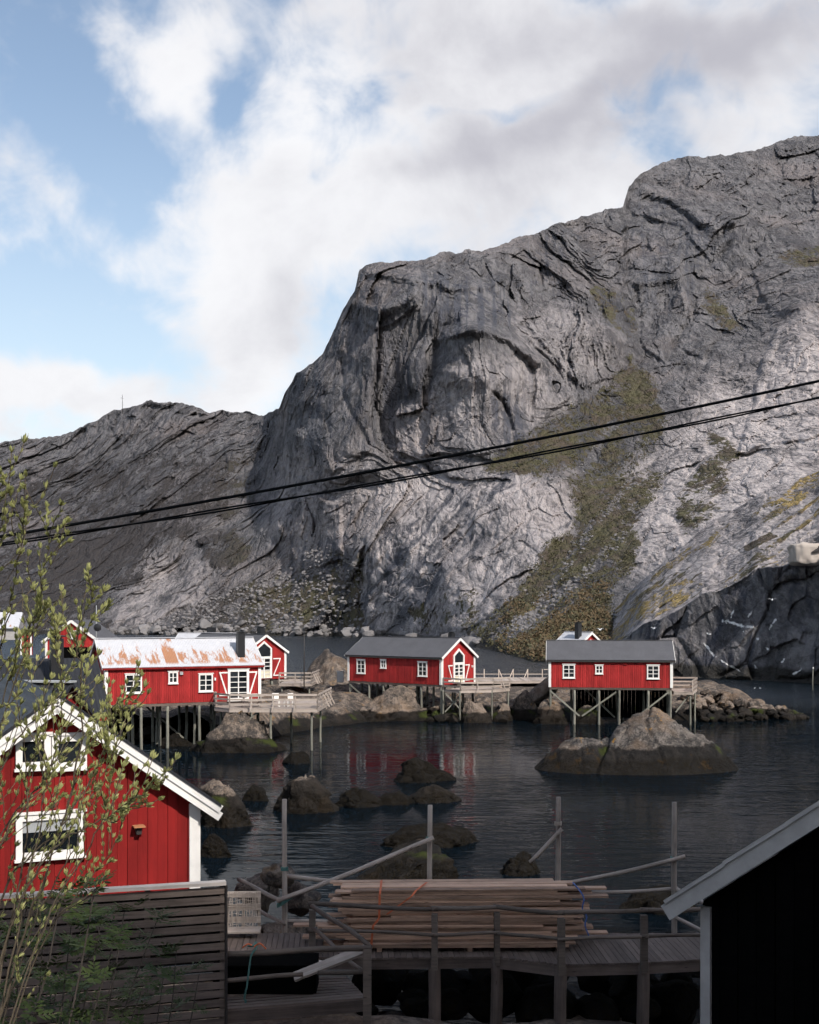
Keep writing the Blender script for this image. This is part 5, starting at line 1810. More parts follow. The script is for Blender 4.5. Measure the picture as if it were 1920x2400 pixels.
# utility cabinet on the knoll
uc = empty("utility_cabinet", tuple(W(798, 1599, 111)))
tag(uc, "small grey metal cabinet at the foot of the knoll", "cabinet")
box("body", uc, (0, 0, .5), (.62, .4, 1.0), M_GREYMETAL)
box("door", uc, (0, -.215, .5), (.55, .03, .88), M_GREYMETAL)
box("cap", uc, (0, 0, 1.02), (.7, .48, .05), M_GREYMETAL)
# harbour mark on the right
mk = empty("harbour_mark", tuple(G(1905, 1618, 0)))
tag(mk, "thin marker post standing in the water near the cliff", "marker")
tube("post", mk, [(0, 0, -1), (0, 0, 1), (.05, 0, 2.6)], [.07, .06, .05], M_PILE, 7)
tube("cap", mk, [(.05, 0, 2.58), (.05, 0, 2.68), (.05, 0, 2.76)], [.09, .09, .04], M_WHITE, 8)
# mast on the left ridge, far away
rm = empty("ridge_mast", tuple(W(287, 958, 940)))
tag(rm, "hair thin mast on the left mountain crest", "mast")
tube("mast", rm, [(0, 0, -4), (0, 0, 5), (0, 0, 11)], [.22, .2, .12], M_IRON, 5)
tube("crossarm", rm, [(-1.2, 0, 8.5), (0, 0, 8.6), (1.2, 0, 8.5)], .1, M_IRON, 5)


# chairs and table on the left deck
def chair(x, y, z, rz, label):
    c = empty("garden_chair", (x, y, z), rz)
    tag(c, label, "chair", "white chairs on the deck")
    box("seat", c, (0, 0, .43), (.45, .45, .035), M_WHITE)
    box("backrest", c, (0, .22, .68), (.45, .035, .45), M_WHITE)
    for sx in (-.2, .2):
        for sy in (-.2, .2):
            box("leg", c, (sx, sy, .21), (.04, .04, .42), M_WHITE)


chair(-9.0, 80.6, zA, .3, "white garden chair left of the other on the pale deck")
chair(-8.2, 80.9, zA, -2.4, "white garden chair nearer the deck's open right end")
tb = empty("picnic_table", (-10.6, 80.3, zA), .35)
tag(tb, "wooden picnic table in front of the french door", "table")
for i in range(4):
    box("table_plank", tb, (0, -.3 + i * .2, .73), (1.5, .18, .04), M_DECK)
for sy in (-.62, .62):
    box("bench", tb, (0, sy, .45), (1.5, .24, .04), M_DECK)
for sx in (-.55, .55):
    beam("leg", tb, (sx, -.45, 0), (sx, -.1, .71), .05, .09, M_DECK)
    beam("leg", tb, (sx, .45, 0), (sx, .1, .71), .05, .09, M_DECK)
    beam("crossbar", tb, (sx, -.7, .41), (sx, .7, .41), .05, .08, M_DECK)


# gulls
def gull(p, label, flying, rz=0.0, s=1.0):
    g = empty("gull", tuple(p), rz)
    g.scale = (s, s, s)
    tag(g, label, "gull", "gulls by the cliff")
    pts = [(-.28, 0, .10), (-.16, 0, .09), (0, 0, .08), (.14, 0, .12), (.20, 0, .20), (.25, 0, .23), (.30, 0, .22), (.36, 0, .21)]
    rad = [.012, .05, .085, .07, .045, .05, .032, .006]
    tube("body", g, pts, rad, M_GULL, 10)
    for s_ in (-1, 1):
        if flying:
            V = [(.10, s_ * .05, .12), (-.08, s_ * .05, .11), (-.06, s_ * .30, .24), (.09, s_ * .30, .26), (-.12, s_ * .62, .20), (.10, s_ * .30, .285), (.11, s_ * .05, .15)]
            F = [(0, 1, 2, 3), (3, 2, 4), (6, 5, 2, 1), (5, 4, 2), (0, 3, 5, 6), (3, 4, 5)]
        else:
            V = [(.10, s_ * .06, .14), (.02, s_ * .092, .10), (-.25, s_ * .03, .12), (-.10, s_ * .05, .155)]
            F = [(0, 1, 2), (0, 2, 3)]
        link("wing", local_mesh("wing", V, F, M_GULLG), None, g)


gull(G(1768, 1613, 0) + Vector((0, 0, -.06)), "left gull of the pair floating near the cliff", False, .4, .5)
gull(G(1783, 1613, 0) + Vector((0, 0, -.06)), "right gull of the pair floating near the cliff", False, 2.7, .5)
gull(W(1407, 1478, 140), "gull flying just above the right cabin's hidden neighbour", True, .8, 1.0)
gull(W(1532, 1475, 140), "gull flying past the dark cleft left of the cliff", True, 2.2, 1.0)
gull(W(1810, 1408, 150), "gull flying before the upper cliff face", True, 1.2, 1.0)
gull(W(1662, 1488, 150), "gull flying over the long white stain", True, 2.9, 1.0)

# pale block under the dark overhang at the cliff edge
pv0 = W(1855, 1330, 161)
cbk = empty("stone_shelter", tuple(pv0))
tag(cbk, "pale concrete block under a dark overhang high on the cliff", "shelter")
v, f = ico(5)
p = np.sign(v) * np.abs(v) ** .3
p = p * np.array([4.6, 2.0, 1.5]) / np.abs(p).max(0)
p = p + v * (fbm(p * .9, 4, 12) * .35)[:, None]
o = link("block", np_mesh("block", p, f, True), M_CONC, cbk, (4.6, 0.2, 1.75))
p, f = rock_verts(405, 4, 16, .05, (4.4, 2.6, 1.0), False, (.5, .9))
o = link("overhang", np_mesh("overhang", p, f, True), M_IRON, cbk, (4.9, -.5, 3.2))
o.rotation_euler = (0, R(-22), 0)

# ------------------------------------------------------------------ red gable house, lower left
HZ = R(25)
hc = W(462, 2000, 26.0)
hdir = Vector((math.cos(HZ), math.sin(HZ), 0))
WID = 6.02
HB = 1.9                                     # ground level at the house
horg = Vector((hc.x, hc.y, HB)) - hdir * WID
rh = empty("red_house", tuple(horg), HZ)     # x along the gable, y to the back
tag(rh, "red board house with white trimmed gable at the lower left", "house")
eave, apex = 4.95 - HB, 7.12 - HB
dep = 8.0


def gz(x):
    return eave + (apex - eave) * (1 - abs(x - WID / 2) / (WID / 2))


V = [(0, .03, 0), (WID, .03, 0), (WID, dep, 0), (0, dep, 0), (0, .03, eave), (WID, .03, eave), (WID, dep, eave), (0, dep, eave), (WID / 2, .03, apex), (WID / 2, dep, apex)]
F = [(0, 1, 5, 8, 4), (1, 2, 6, 5), (3, 7, 9, 6, 2), (0, 4, 7, 3), (4, 8, 9, 7), (5, 6, 9, 8)]
link("wall", local_mesh("wall", V, F, M_REDBOARD), None, rh)
nb = 28
bw = WID / nb
for i in range(nb):                          # each upright board of the gable, every other one proud
    x0, x1 = i * bw + .004, (i + 1) * bw - .004
    yo = -.012 if i % 2 else .004
    y0, y1 = yo - .012, .028
    za, zb = gz(x0) - .02, gz(x1) - .02
    V = [(x0, y0, .05), (x1, y0, .05), (x1, y1, .05), (x0, y1, .05), (x0, y0, za), (x1, y0, zb), (x1, y1, zb), (x0, y1, za)]
    link("wall_board", local_mesh("wall_board", V, [(0, 3, 2, 1), (4, 5, 6, 7), (0, 1, 5, 4), (1, 2, 6, 5), (2, 3, 7, 6), (3, 0, 4, 7)], M_REDBOARD), None, rh)
run = WID / 2
sl = math.atan2(apex - eave, run)
oh = .42
for s_ in (-1, 1):                           # roof slopes and two-board white rakes
    xe = WID / 2 + s_ * (run + oh)
    ze = eave - oh * math.tan(sl)
    a = Vector((xe, 0, ze + .20))
    b_ = Vector((WID / 2, 0, apex + .20))
    for (yy, off, hh, th) in ((-.40, .02, .17, .035), (-.365, -.15, .19, .035)):
        beam("rake_board", rh, (a.x, yy, a.z - .07 + off), (b_.x, yy, b_.z - .07 + off), th, hh, M_WHITE)
    V = [(xe, -.44, ze + .20), (WID / 2, -.44, apex + .22), (WID / 2, dep + .3, apex + .22), (xe, dep + .3, ze + .20)]
    V += [(x_, y_, z_ + .07) for x_, y_, z_ in V]
    link("roof", local_mesh("roof", V, [(0, 3, 2, 1), (4, 5, 6, 7), (0, 1, 5, 4), (1, 2, 6, 5), (2, 3, 7, 6), (3, 0, 4, 7)], M_DARKROOF), None, rh)
for x_ in (.09, WID - .09):
    box("corner_board", rh, (x_, -.05, eave / 2 - .02), (.19, .07, eave - .04), M_WHITE)
box("corner_board", rh, (WID + .04, .06, eave / 2 - .02), (.06, .16, eave - .04), M_WHITE)


def hx(px_):
    """x on the gable plane for a photo column"""
    k = (px_ - HX) / FPX
    # horg + hdir*x : (horg.x + cos*x) = k*(horg.y + sin*x)
    return (k * horg.y - horg.x) / (hdir.x - k * hdir.y)


def hz(px_, py_):
    x = hx(px_)
    D = horg.y + hdir.y * x
    return CAM_H - (py_ - HY) * D / FPX - HB


def house_window(px0, px1, py0, py1, cols, rows):
    xa, xb = hx(px0), hx(px1)
    zt, zb = hz((px0 + px1) / 2, py0), hz((px0 + px1) / 2, py1)
    return window(rh, ((xa + xb) / 2, -.03, (zt + zb) / 2), 0, xb - xa, zt - zb, cols, rows, trim=.13)


w1 = house_window(36, 196, 1905, 2008, 1, 1)
box("blind", w1, (0, -.02, .22), (1.15, .006, .28), M_GREYMETAL)
house_window(36, 118, 1722, 1800, 1, 1)
house_window(120, 202, 1722, 1800, 1, 1)
lx_ = hx(322)
lz_ = hz(322, 1945)
lm = box("wall_lamp", rh, (lx_, -.12, lz_), (.11, .12, .14), M_IRON)
box("lamp_hat", lm, (0, -.02, .10), (.24, .26, .03), M_RUST)
box("lamp_bracket", lm, (0, .06, -.02), (.08, .06, .10), M_IRON)

# ------------------------------------------------------------------ slatted fence in front of it
fR, fL = Vector((-3.13, 20.2, 2.0)), Vector((-8.2, 18.75, 2.0))
fd = (fR - fL)
flen = fd.length
fa = math.atan2(fd.y, fd.x)
fe = empty("slatted_fence", tuple(fL), fa)
tag(fe, "grey slatted screen fence with pale cap board at the lower left", "fence")
FH = 2.44
rg = random.Random(8)
for i in range(16):
    z = FH - .10 - i * .157
    gap = i == 7
    box("slat", fe, (flen / 2, rg.uniform(-.006, .006), z - (.02 if i > 7 else 0)), (flen, .028, .116), M_FENCE, rot=(rg.uniform(-.06, .06), rg.uniform(-.003, .003), 0))
    box("back_slat", fe, (flen / 2, .13, z - .078), (flen, .026, .12), M_GAPSHADE)  # dark slats added behind so the gaps look shaded
for k in range(5):
    x_ = flen - .02 - k * 1.25
    box("fence_post", fe, (x_, .065, FH / 2), (.09, .09, FH), M_PIER)
box("fence_end", fe, (flen + .03, .02, FH / 2), (.035, .14, FH), M_IRON)
box("cap_board", fe, (flen / 2 - .02, -.01, FH + .035), (flen + .08, .17, .06), M_CAP)

# ------------------------------------------------------------------ walkway (pier)
ZD = 2.3


def GP(px_, py_, z=ZD):
    return G(px_, py_, z)


pier = empty("pier_walkway", (0, 23.5, 0))
tag(pier, "weathered timber walkway with round pole railings in the foreground", "walkway")
PO = Vector((0, 23.5, 0))


def pl(p):
    return Vector(p) - PO


front = [GP(505, 2240), GP(870, 2244), GP(1160, 2241), GP(1314, 2260), GP(1504, 2255), GP(1640, 2248), GP(1800, 2246)]
backy = 25.15


def front_y(x):
    return float(np.interp(x, [p.x for p in front], [p.y for p in front]))


x = front[0].x
i = 0
rg = random.Random(12)
while x < front[-1].x:
    w_ = .118 + rg.uniform(-.006, .006)
    y0 = front_y(x + w_ / 2) - rg.uniform(0, .03)
    skew = .10
    p0, p1 = Vector((x + w_ / 2 + .0, y0, ZD - .02 + rg.uniform(-.004, .004))), Vector((x + w_ / 2 - skew, backy + rg.uniform(-.03, .05), ZD - .02 + rg.uniform(-.004, .004)))
    beam("plank", pier, pl(p0), pl(p1), w_ - .010, .038, M_PIER)
    x += w_
    i += 1
# near landing on the left: strip in front, wider at its right end
for k in range(9):
    t0 = k / 9.0
    a, b_ = GP(515, 2362 - k * 7.2), GP(856, 2334 - k * 5.6)
    if k > 3:
        a = GP(742, 2342 - k * 6.4)
    beam("plank", pier, pl((a.x, a.y, ZD - .03)), pl((b_.x - .04 * k, b_.y, ZD - .03)), .112, .04, M_PIER)
# bearers below the planks
for a, b_ in zip(front[:-1], front[1:]):
    beam("edge_beam", pier, pl((a.x, a.y + .06, ZD - .14)), pl((b_.x, b_.y + .06, ZD - .14)), .10, .20, M_PIER)
beam("edge_beam", pier, pl((front[0].x, backy - .05, ZD - .14)), pl((front[-1].x, backy - .05, ZD - .14)), .10, .20, M_PIER)
a, b_ = GP(515, 2362), GP(856, 2334)
beam("edge_beam", pier, pl((a.x, a.y - .04, ZD - .15)), pl((b_.x, b_.y - .04, ZD - .15)), .08, .20, M_PIER)
for i, (px_, py_) in enumerate([(720, 2246), (1019, 2243), (1165, 2243), (1316, 2262), (1510, 2257), (1660, 2250)]):
    p = GP(px_, py_)
    pole("pile", pier, pl((p.x, p.y + .12, .2)), pl((p.x, p.y + .12, ZD - .05)), .13, .12, M_PIER, 500 + i)
# rail posts: foot and top seen in the photograph
posts = [(732, 2237, .95, .085), (1019, 2253, .98, .075), (1165, 2243, .94, .07), (1316, 2265, .98, .085), (1510, 2259, 1.0, .085), (1668, 2250, .95, .08)]
tops = {}
for i, (px_, py_, h_, r_) in enumerate(posts):
    p = GP(px_, py_)
    box("rail_post", pier, pl((p.x, p.y + .02, ZD + h_ / 2 - .12)), (r_ * 1.5, r_ * 1.5, h_ + .1), M_POLE, rg.uniform(-.2, .2), rot=None)
    tops[px_] = Vector((p.x, p.y + .02, ZD + h_))
cp = G(861, 2357, ZD)
box("rail_post", pier, pl((cp.x, cp.y, ZD + .30)), (.14, .14, 1.36), M_POLE)
ctop = Vector((cp.x, cp.y, ZD + .98))
for i, (a, b_) in enumerate([(732, 1019), (1019, 1165), (1165, 1316), (1316, 1510), (1510, 1668)]):
    ta, tb_ = tops[a], tops[b_]
    ex = (tb_ - ta).normalized() * .07
    pole("rail", pier, pl(ta - ex + Vector((0, 0, .03))), pl(tb_ + ex + Vector((0, 0, .03))), .048, .042, M_POLE, 520 + i)
    pole("rail", pier, pl(ta - ex + Vector((0, -.08, -.45))), pl(tb_ + ex + Vector((0, -.08, -.45))), .036, .034, M_POLE, 540 + i)
pole("rail", pier, pl(tops[732] + Vector((0, -.02, .03))), pl(ctop + Vector((.05, 0, .03))), .048, .044, M_POLE, 551)
pole("rail", pier, pl(tops[732] + Vector((.02, -.02, -.45))), pl(ctop + Vector((-.02, .05, -.45))), .042, .036, M_POLE, 552)
lend = Vector((W(520, 2236, 20.25).x, 20.25, ZD + .96))
pole("rail", pier, pl(lend), pl(ctop + Vector((.06, 0, .0))), .055, .05, M_POLE, 553)
pole("rail", pier, pl(lend + Vector((0, 0, -.46))), pl(ctop + Vector((-1.1, 0, -.44))), .042, .038, M_POLE, 554)
pole("rail", pier, pl(ctop + Vector((-.85, 0, -.42))), pl(ctop + Vector((0, 0, -.40))), .042, .04, M_POLE, 555)

# loose timber in the gap of the landing
for i, (a, b_, w_, h_, lb) in enumerate([((690, 2290, 20.7), (858, 2224, 20.7), .20, .05, "split driftwood plank leaning across the lower railing"),
                                        ((622, 2248, 22.4), (752, 2258, 22.6), .12, .05, "short pale offcut lying left of the driftwood plank"),
                                        ((560, 2262, 21.9), (700, 2240, 22.8), .10, .05, "weathered batten lying below the landing rail"),
                                        ((706, 2248, 22.9), (775, 2262, 22.6), .14, .05, "broken board end lying on the walkway edge")]):
    o = beam("loose_plank", None, W(*a), W(*b_), w_, h_, M_PALE if i in (1, 3) else (M_RACK if i == 0 else M_POLE), .5 if i == 0 else .1)
    tag(o, lb, "plank")
bxk = empty("black_crate", tuple(pl(GP(640, 2325)) + PO))  # plain black boards and lid in the gap of the landing
tag(bxk, "black lidded crate on the near landing", "crate")
box("side_board", bxk, (-.15, .55, .24), (1.75, .05, .48), M_BLACKWOOD)
box("side_board", bxk, (-.15, -.1, .24), (1.75, .05, .48), M_BLACKWOOD)
box("end_board", bxk, (-1.03, .22, .24), (.05, .6, .48), M_BLACKWOOD)
box("end_board", bxk, (.75, .22, .24), (.05, .6, .48), M_BLACKWOOD)
box("lid", bxk, (-.15, .22, .5), (1.85, .78, .04), M_BLACKWOOD)


def rope(name, pts, r, mat, label, cat="rope", n=6, sub=6):
    P = [Vector(p) for p in pts]
    out = []
    for i in range(len(P) - 1):
        p0, p1, p2, p3 = P[max(i - 1, 0)], P[i], P[i + 1], P[min(i + 2, len(P) - 1)]
        for k in range(sub):
            t = k / sub
            out.append(.5 * ((2 * p1) + (p2 - p0) * t + (2 * p0 - 5 * p1 + 4 * p2 - p3) * t * t + (3 * p1 - p0 - 3 * p2 + p3) * t ** 3))
    out.append(P[-1])
    o = tube(name, None, out, r, mat, n, .25, 3)
    return tag(o, label, cat)


# green rope hanging from the landing rail
q0 = W(597, 2222, 20.35)
rope("rope", [q0 + Vector((-.12, .05, .02)), q0 + Vector((-.02, -.09, .06)), q0 + Vector((.02, .03, .09)), q0 + Vector((.04, -.09, .03)), W(589, 2240, 20.2), W(583, 2280, 20.2), W(579, 2310, 20.2), W(573, 2340, 20.2), W(577, 2345, 20.2), W(575, 2350, 20.2)], .016, M_ROPE_G, "green rope hanging from the landing rail")
rope("rope", [q0 + Vector((-.2, -.05, .02)), q0 + Vector((-.1, -.08, .09)), q0 + Vector((0, -.07, .05)), q0 + Vector((.1, -.08, .1)), q0 + Vector((.2, -.05, .0))], .014, M_STRAP, "rusty red cord tied round the landing rail")

# bench end with a net draped over it
bn = empty("slatted_bench", tuple(GP(570, 2189)), .05)
tag(bn, "pale slatted bench back behind the fence, under a net", "bench")
for k in range(3):
    box("back_slat", bn, (.0, .02 * k, .30 + k * .26), (.74, .03, .13), M_RACK)
for sx in (-.33, 0, .33):
    box("upright", bn, (sx, .06, .44), (.06, .04, .88), M_RACK)
box("seat_board", bn, (0, -.22, .14), (.76, .42, .04), M_RACK)
V, F = [], []
rgn = random.Random(4)
for k in range(26):
    x_ = -.36 + .66 * rgn.random()
    sway = rgn.uniform(-.05, .05)
    zb = rgn.uniform(.05, .35)
    pts = [(x_, .10, .80), (x_ + .01, .03, .885), (x_ + sway * .2, -.035, .86), (x_ + sway * .6, -.05, .55), (x_ + sway, -.06, zb + .1), (x_ + sway * 1.6, -.10, zb)]
    v, f_ = tube_data(pts, .006, 4, 0, k)
    F += [tuple(i + len(V) for i in q_) for q_ in f_]
    V += v
for k in range(9):
    z_ = .2 + k * .075
    v, f_ = tube_data([(-.37 + .1 * i + rgn.uniform(-.02, .02), -.055, z_ + rgn.uniform(-.03, .03)) for i in range(7)], .005, 4, 0, k)
    F += [tuple(i + len(V) for i in q_) for q_ in f_]
    V += v
nt_ = link("fishing_net", local_mesh("fishing_net", V, F, M_NET), None, None)
nt_.location = bn.location
nt_.rotation_euler = bn.rotation_euler
tag(nt_, "pale fishing net draped over the slatted bench back", "net")

# ------------------------------------------------------------------ lumber pile: every board for itself
rg = random.Random(77)
layers = 24
ORD = ['lowest', 'second', 'third', 'fourth', 'fifth', 'sixth', 'seventh', 'eighth', 'ninth', 'tenth', 'eleventh', 'twelfth', 'thirteenth', 'fourteenth', 'fifteenth', 'sixteenth', 'seventeenth', 'eighteenth', 'nineteenth', 'twentieth', 'twenty first', 'twenty second', 'twenty third', 'twenty fourth']
zc = ZD + .09
lumN = 0
for k in range(2):
    for xx in (-.6, 1.2, 3.0):
        if k == 0:
            o = box("bearer", None, (xx, 24.25, ZD + .045), (.10, 1.0, .09), M_LUMBER)
            tag(o, "short bearer block under the lumber pile", "bearer", "bearers under the lumber")
for L_ in range(layers):
    th = rg.choice([.04, .04, .055, .048, .06])
    nrow = 4
    for r_ in range(nrow):
        y_ = 23.82 + r_ * .235 + (rg.uniform(-.05, .07) if r_ == 0 else 0) + .012 * L_
        if r_ in (1, 2) and L_ < layers - 2:
            if L_ % 4:
                continue
        ln = rg.uniform(4.4, 5.4)
        xl = -1.85 + rg.uniform(-.15, 1.1) * (.6 + .6 * (L_ % 3 == 0)) + (.25 if L_ > 8 else 0) - .45 * (L_ < 6)
        if L_ in (1, 2, 3, 4):
            xl += .55
        xr = min(xl + ln, 4.3 + rg.uniform(-1.3, .1))
        o = box("lumber_board", None, ((xl + xr) / 2, y_, zc + th / 2), (round(xr - xl, 2), .215, th - .006), M_LUMBER, rg.uniform(-.006, .006), rot=(rg.uniform(-.01, .01), rg.uniform(-.004, .002) - .006, rg.uniform(-.008, .008)))
        front_row = r_ == 0
        tag(o, (ORD[L_] + " plank from the bottom in the lumber pile's front face") if front_row else (("plank in the lumber pile's " + ("topmost" if L_ == layers - 1 else "next to top") + " layer, " + ["front", "second", "third", "rear"][r_] + " row") if L_ >= layers - 2 else "sawn plank in the back of the strapped lumber pile"), "plank", "planks of the lumber pile")
    zc += th
LT = zc
for i, (xx, x2, lb) in enumerate([(-.58, -.72, "orange ratchet strap running down the lumber pile"), (.25, -.35, "orange strap end slanting across the lumber pile top")]):
    if i == 0:
        pts = [(xx, 24.7, LT + .02), (xx, 23.72, LT + .02), (xx - .01, 23.66, LT - .03), (xx - .02, 23.64, LT - .5), (xx - .14, 23.60, ZD + .55), (xx - .18, 23.62, ZD + .12)]
    else:
        pts = [(xx + .1, 24.5, LT + .02), (xx - .12, 23.8, LT + .015), (xx - .2, 23.66, LT - .06), (x2 - .1, 23.63, LT - .42)]
    V = []
    for (a, b_, c) in pts:
        V += [(a - .022, b_, c), (a + .022, b_, c), (a + .022, b_ - .004, c + .004), (a - .022, b_ - .004, c + .004)]
    F = []
    for k in range(len(pts) - 1):
        for q_ in range(4):
            F.append((k * 4 + q_, k * 4 + (q_ + 1) % 4, (k + 1) * 4 + (q_ + 1) % 4, (k + 1) * 4 + q_))
    o = link("strap", local_mesh("strap", V, F, M_STRAP), None, None)
    tag(o, lb, "strap")
rope("rope", [(3.35, 24.5, LT + .02), (3.38, 23.8, LT + .03), (3.45, 23.64, LT - .1), (3.42, 23.62, LT - .3), (3.5, 23.62, LT - .45), (3.47, 23.6, LT - .62), (3.55, 23.6, LT - .85)], .014, M_ROPE_B, "blue rope round the right end of the lumber pile")

# ------------------------------------------------------------------ drying rack of peeled poles behind
rack = empty("drying_rack", (0, 26, 0))
tag(rack, "rack of tall upright poles and tied crossbars behind the lumber pile", "drying rack")
RO = Vector((0, 26, 0))


def RP(px_, py_, D=26.0):
    return W(px_, py_, D) - RO


for i, (px_, pt, pb) in enumerate([(667, 1873, 2240), (1007, 1887, 2215), (1308, 1868, 2215), (1580, 1880, 2235)]):
    pole("post", rack, RP(px_, pb), RP(px_ + (1 if i else 0), pt), .064, .052, M_RACK, 600 + i, bend=.003)
for i, (a, b_, r_, D0, D1) in enumerate([((650, 2112), (1018, 1966), .055, 25.7, 25.7), ((672, 2053), (1000, 2084), .05, 26.15, 26.2), ((1242, 2022), (1318, 1943), .05, 25.85, 25.9), ((1283, 2083), (1606, 2008), .05, 25.85, 25.85),
                                      ((1360, 2093), (1590, 2084), .045, 26.1, 26.1), ((560, 2062), (662, 2112), .05, 27.2, 25.9), ((600, 2130), (668, 2166), .045, 26.6, 25.85), ((655, 2160), (870, 2160), .045, 26.1, 26.1),
                                      ((1585, 2084), (1700, 2140), .045, 26.0, 24.9), ((1580, 2150), (1720, 2215), .045, 26.0, 24.9)]):
    pole("crossbar", rack, RP(*a, D0), RP(*b_, D1), r_, r_ * .9, M_RACK, 620 + i)


def lashing(px_, py_, D, label, mat, r_=.075, turns=4, sag=0.0):
    c = W(px_, py_, D)
    pts = []
    for k in range(turns * 8 + 1):
        a = 2 * math.pi * k / 8
        pts.append((c.x + r_ * math.cos(a), c.y + r_ * math.sin(a) * .9, c.z + .02 * k / 8 - .04 + (sag * math.cos(a))))
    rope("rope", pts, .011, mat, label, sub=2)


lashing(667, 2036, 26, "green lashing high on the left drying pole", M_ROPE_G)
lashing(667, 2112, 25.85, "coil of green rope where the slanting pole meets the left drying pole", M_ROPE_G, .16, 4, .10)
lashing(1007, 1966, 25.9, "green lashing on the second drying pole", M_ROPE_G)
lashing(1308, 1930, 25.95, "grey lashing on the third drying pole", M_NET)
lashing(1580, 2012, 25.95, "green lashing on the right drying pole", M_ROPE_G)
lashing(1308, 2075, 25.9, "green lashing at the low bar of the third drying pole", M_ROPE_G)

# ------------------------------------------------------------------ black shed, lower right
SA = R(-37)
so = W(1646, 2300, 15.0)
sh = empty("black_shed", (so.x, so.y, 2.3), SA)
tag(sh, "black boarded shed with weathered white gable trim at the lower right", "shed")
SW, SD_ = 7.0, 6.0
se = 9 - (2112 - HY) * 15 / FPX - 2.3
sa_ = se + SW / 2 * .74
V = [(0, .03, -3), (SW, .03, -3), (SW, SD_, -3), (0, SD_, -3), (0, .03, se), (SW, .03, se), (SW, SD_, se), (0, SD_, se), (SW / 2, .03, sa_), (SW / 2, SD_, sa_)]
F = [(0, 1, 5, 8, 4), (1, 2, 6, 5), (3, 7, 9, 6, 2), (0, 4, 7, 3), (4, 8, 9, 7), (5, 6, 9, 8)]
link("wall", local_mesh("wall", V, F, M_BLACKWOOD), None, sh)
nb = 30
for i in range(nb):
    x0, x1 = i * SW / nb + .006, (i + 1) * SW / nb - .006
    g0 = se + (sa_ - se) * (1 - abs(x0 - SW / 2) / (SW / 2)) - .03
    g1 = se + (sa_ - se) * (1 - abs(x1 - SW / 2) / (SW / 2)) - .03
    y0 = -.012 if i % 2 else 0.0
    V = [(x0, y0, -3), (x1, y0, -3), (x1, .028, -3), (x0, .028, -3), (x0, y0, g0), (x1, y0, g1), (x1, .028, g1), (x0, .028, g0)]
    link("wall_board", local_mesh("wall_board", V, [(0, 3, 2, 1), (4, 5, 6, 7), (0, 1, 5, 4), (1, 2, 6, 5), (2, 3, 7, 6), (3, 0, 4, 7)], M_BLACKWOOD), None, sh)
box("corner_board", sh, (.07, -.045, se / 2 - 1.5 - .05), (.125, .06, se + 3), M_DIRTYW)
for s_ in (-1, 1):
    ss_ = .74
    xe = SW / 2 + s_ * (SW / 2 + .34)
    ze = se - .34 * ss_
    beam("rake_board", sh, (xe, -.33, ze + .12), (SW / 2, -.33, sa_ + .12), .035, .20, M_DIRTYW)
    V = [(xe - s_ * -.01, -.36, ze + .235), (SW / 2, -.36, sa_ + .235), (SW / 2, SD_ + .3, sa_ + .235), (xe, SD_ + .3, ze + .235)]
    V += [(x_, y_, z_ + .05) for x_, y_, z_ in V]
    link("roof", local_mesh("roof", V, [(0, 3, 2, 1), (4, 5, 6, 7), (0, 1, 5, 4), (1, 2, 6, 5), (2, 3, 7, 6), (3, 0, 4, 7)], M_DARKROOF), None, sh)
    for k in range(5):
        x0, x1 = xe + (SW / 2 - xe) * k / 5, xe + (SW / 2 - xe) * (k + 1) / 5 - .01 * s_
        z0, z1 = ze + (sa_ - ze) * k / 5, ze + (sa_ - ze) * (k + 1) / 5
        beam("edge_strip", sh, (x0, -.372, z0 + .262 + .01 * (k % 2)), (x1, -.372, z1 + .262), .014, .045, M_DIRTYW)

# ------------------------------------------------------------------ overhead cables
def cable_pts(l, r_, D0, D1, sag):
    a, b_ = W(*l, D0), W(*r_, D1)
    d = b_ - a
    pts = []
    for i in range(121):
        t = -1.5 + 4.0 * i / 120
        p = a + d * t
        p.z += sag * ((t - .5) ** 2 * 4 - 1)
        pts.append(p)
    return pts


c1 = tube("overhead_cable", None, cable_pts((0, 1258), (1920, 893), 8.0, 8.6, .035), .0102, M_CABLE, 8)
tag(c1, "upper thick black cable crossing in front of the mountain", "cable")
base_pts = cable_pts((0, 1276), (1920, 932), 8.0, 8.6, .045)
tp = empty("twisted_cable", tuple(base_pts[0]))
tag(tp, "lower black cable of two loosely twisted wires", "cable")
for ph in (0, math.pi):
    pts = []
    for i in range(len(base_pts) - 1):
        for k in range(3):
            t = k / 3
            p = base_pts[i].lerp(base_pts[i + 1], t)
            a = (i * 3 + k) * .17 + ph
            pts.append(p - base_pts[0] + Vector((0, math.cos(a) * .011, math.sin(a) * .0085)))
    tube("wire", tp, pts, .0062, M_CABLE, 6)

# ------------------------------------------------------------------ willow shrub at the left
def leaf_mat(name, ca, cb):
    n, b = new_mat(name)
    oi = n.node('ShaderNodeObjectInfo')
    pos = n.node('ShaderNodeNewGeometry').outputs['Position']
    f_ = n.noise(pos, 9.0, 2, .6)
    c = n.mix(n.m('ADD', n.m('MULTIPLY', oi.outputs['Random'], .5), n.m('MULTIPLY', n.ss(f_, .3, .7), .5)), ca, cb)
    n.l.new(c, b.inputs['Base Color'])
    b.inputs['Roughness'].default_value = .6
    b.inputs['Specular IOR Level'].default_value = .3
    tr = n.node('ShaderNodeBsdfTranslucent')
    n.l.new(c, tr.inputs[0])
    mx = n.node('ShaderNodeMixShader')
    mx.inputs[0].default_value = .28
    n.l.new(b.outputs[0], mx.inputs[1])
    n.l.new(tr.outputs[0], mx.inputs[2])
    out = [q_ for q_ in n.n if q_.type == 'OUTPUT_MATERIAL'][0]
    n.l.new(mx.outputs[0], out.inputs[0])
    return MATS[name]


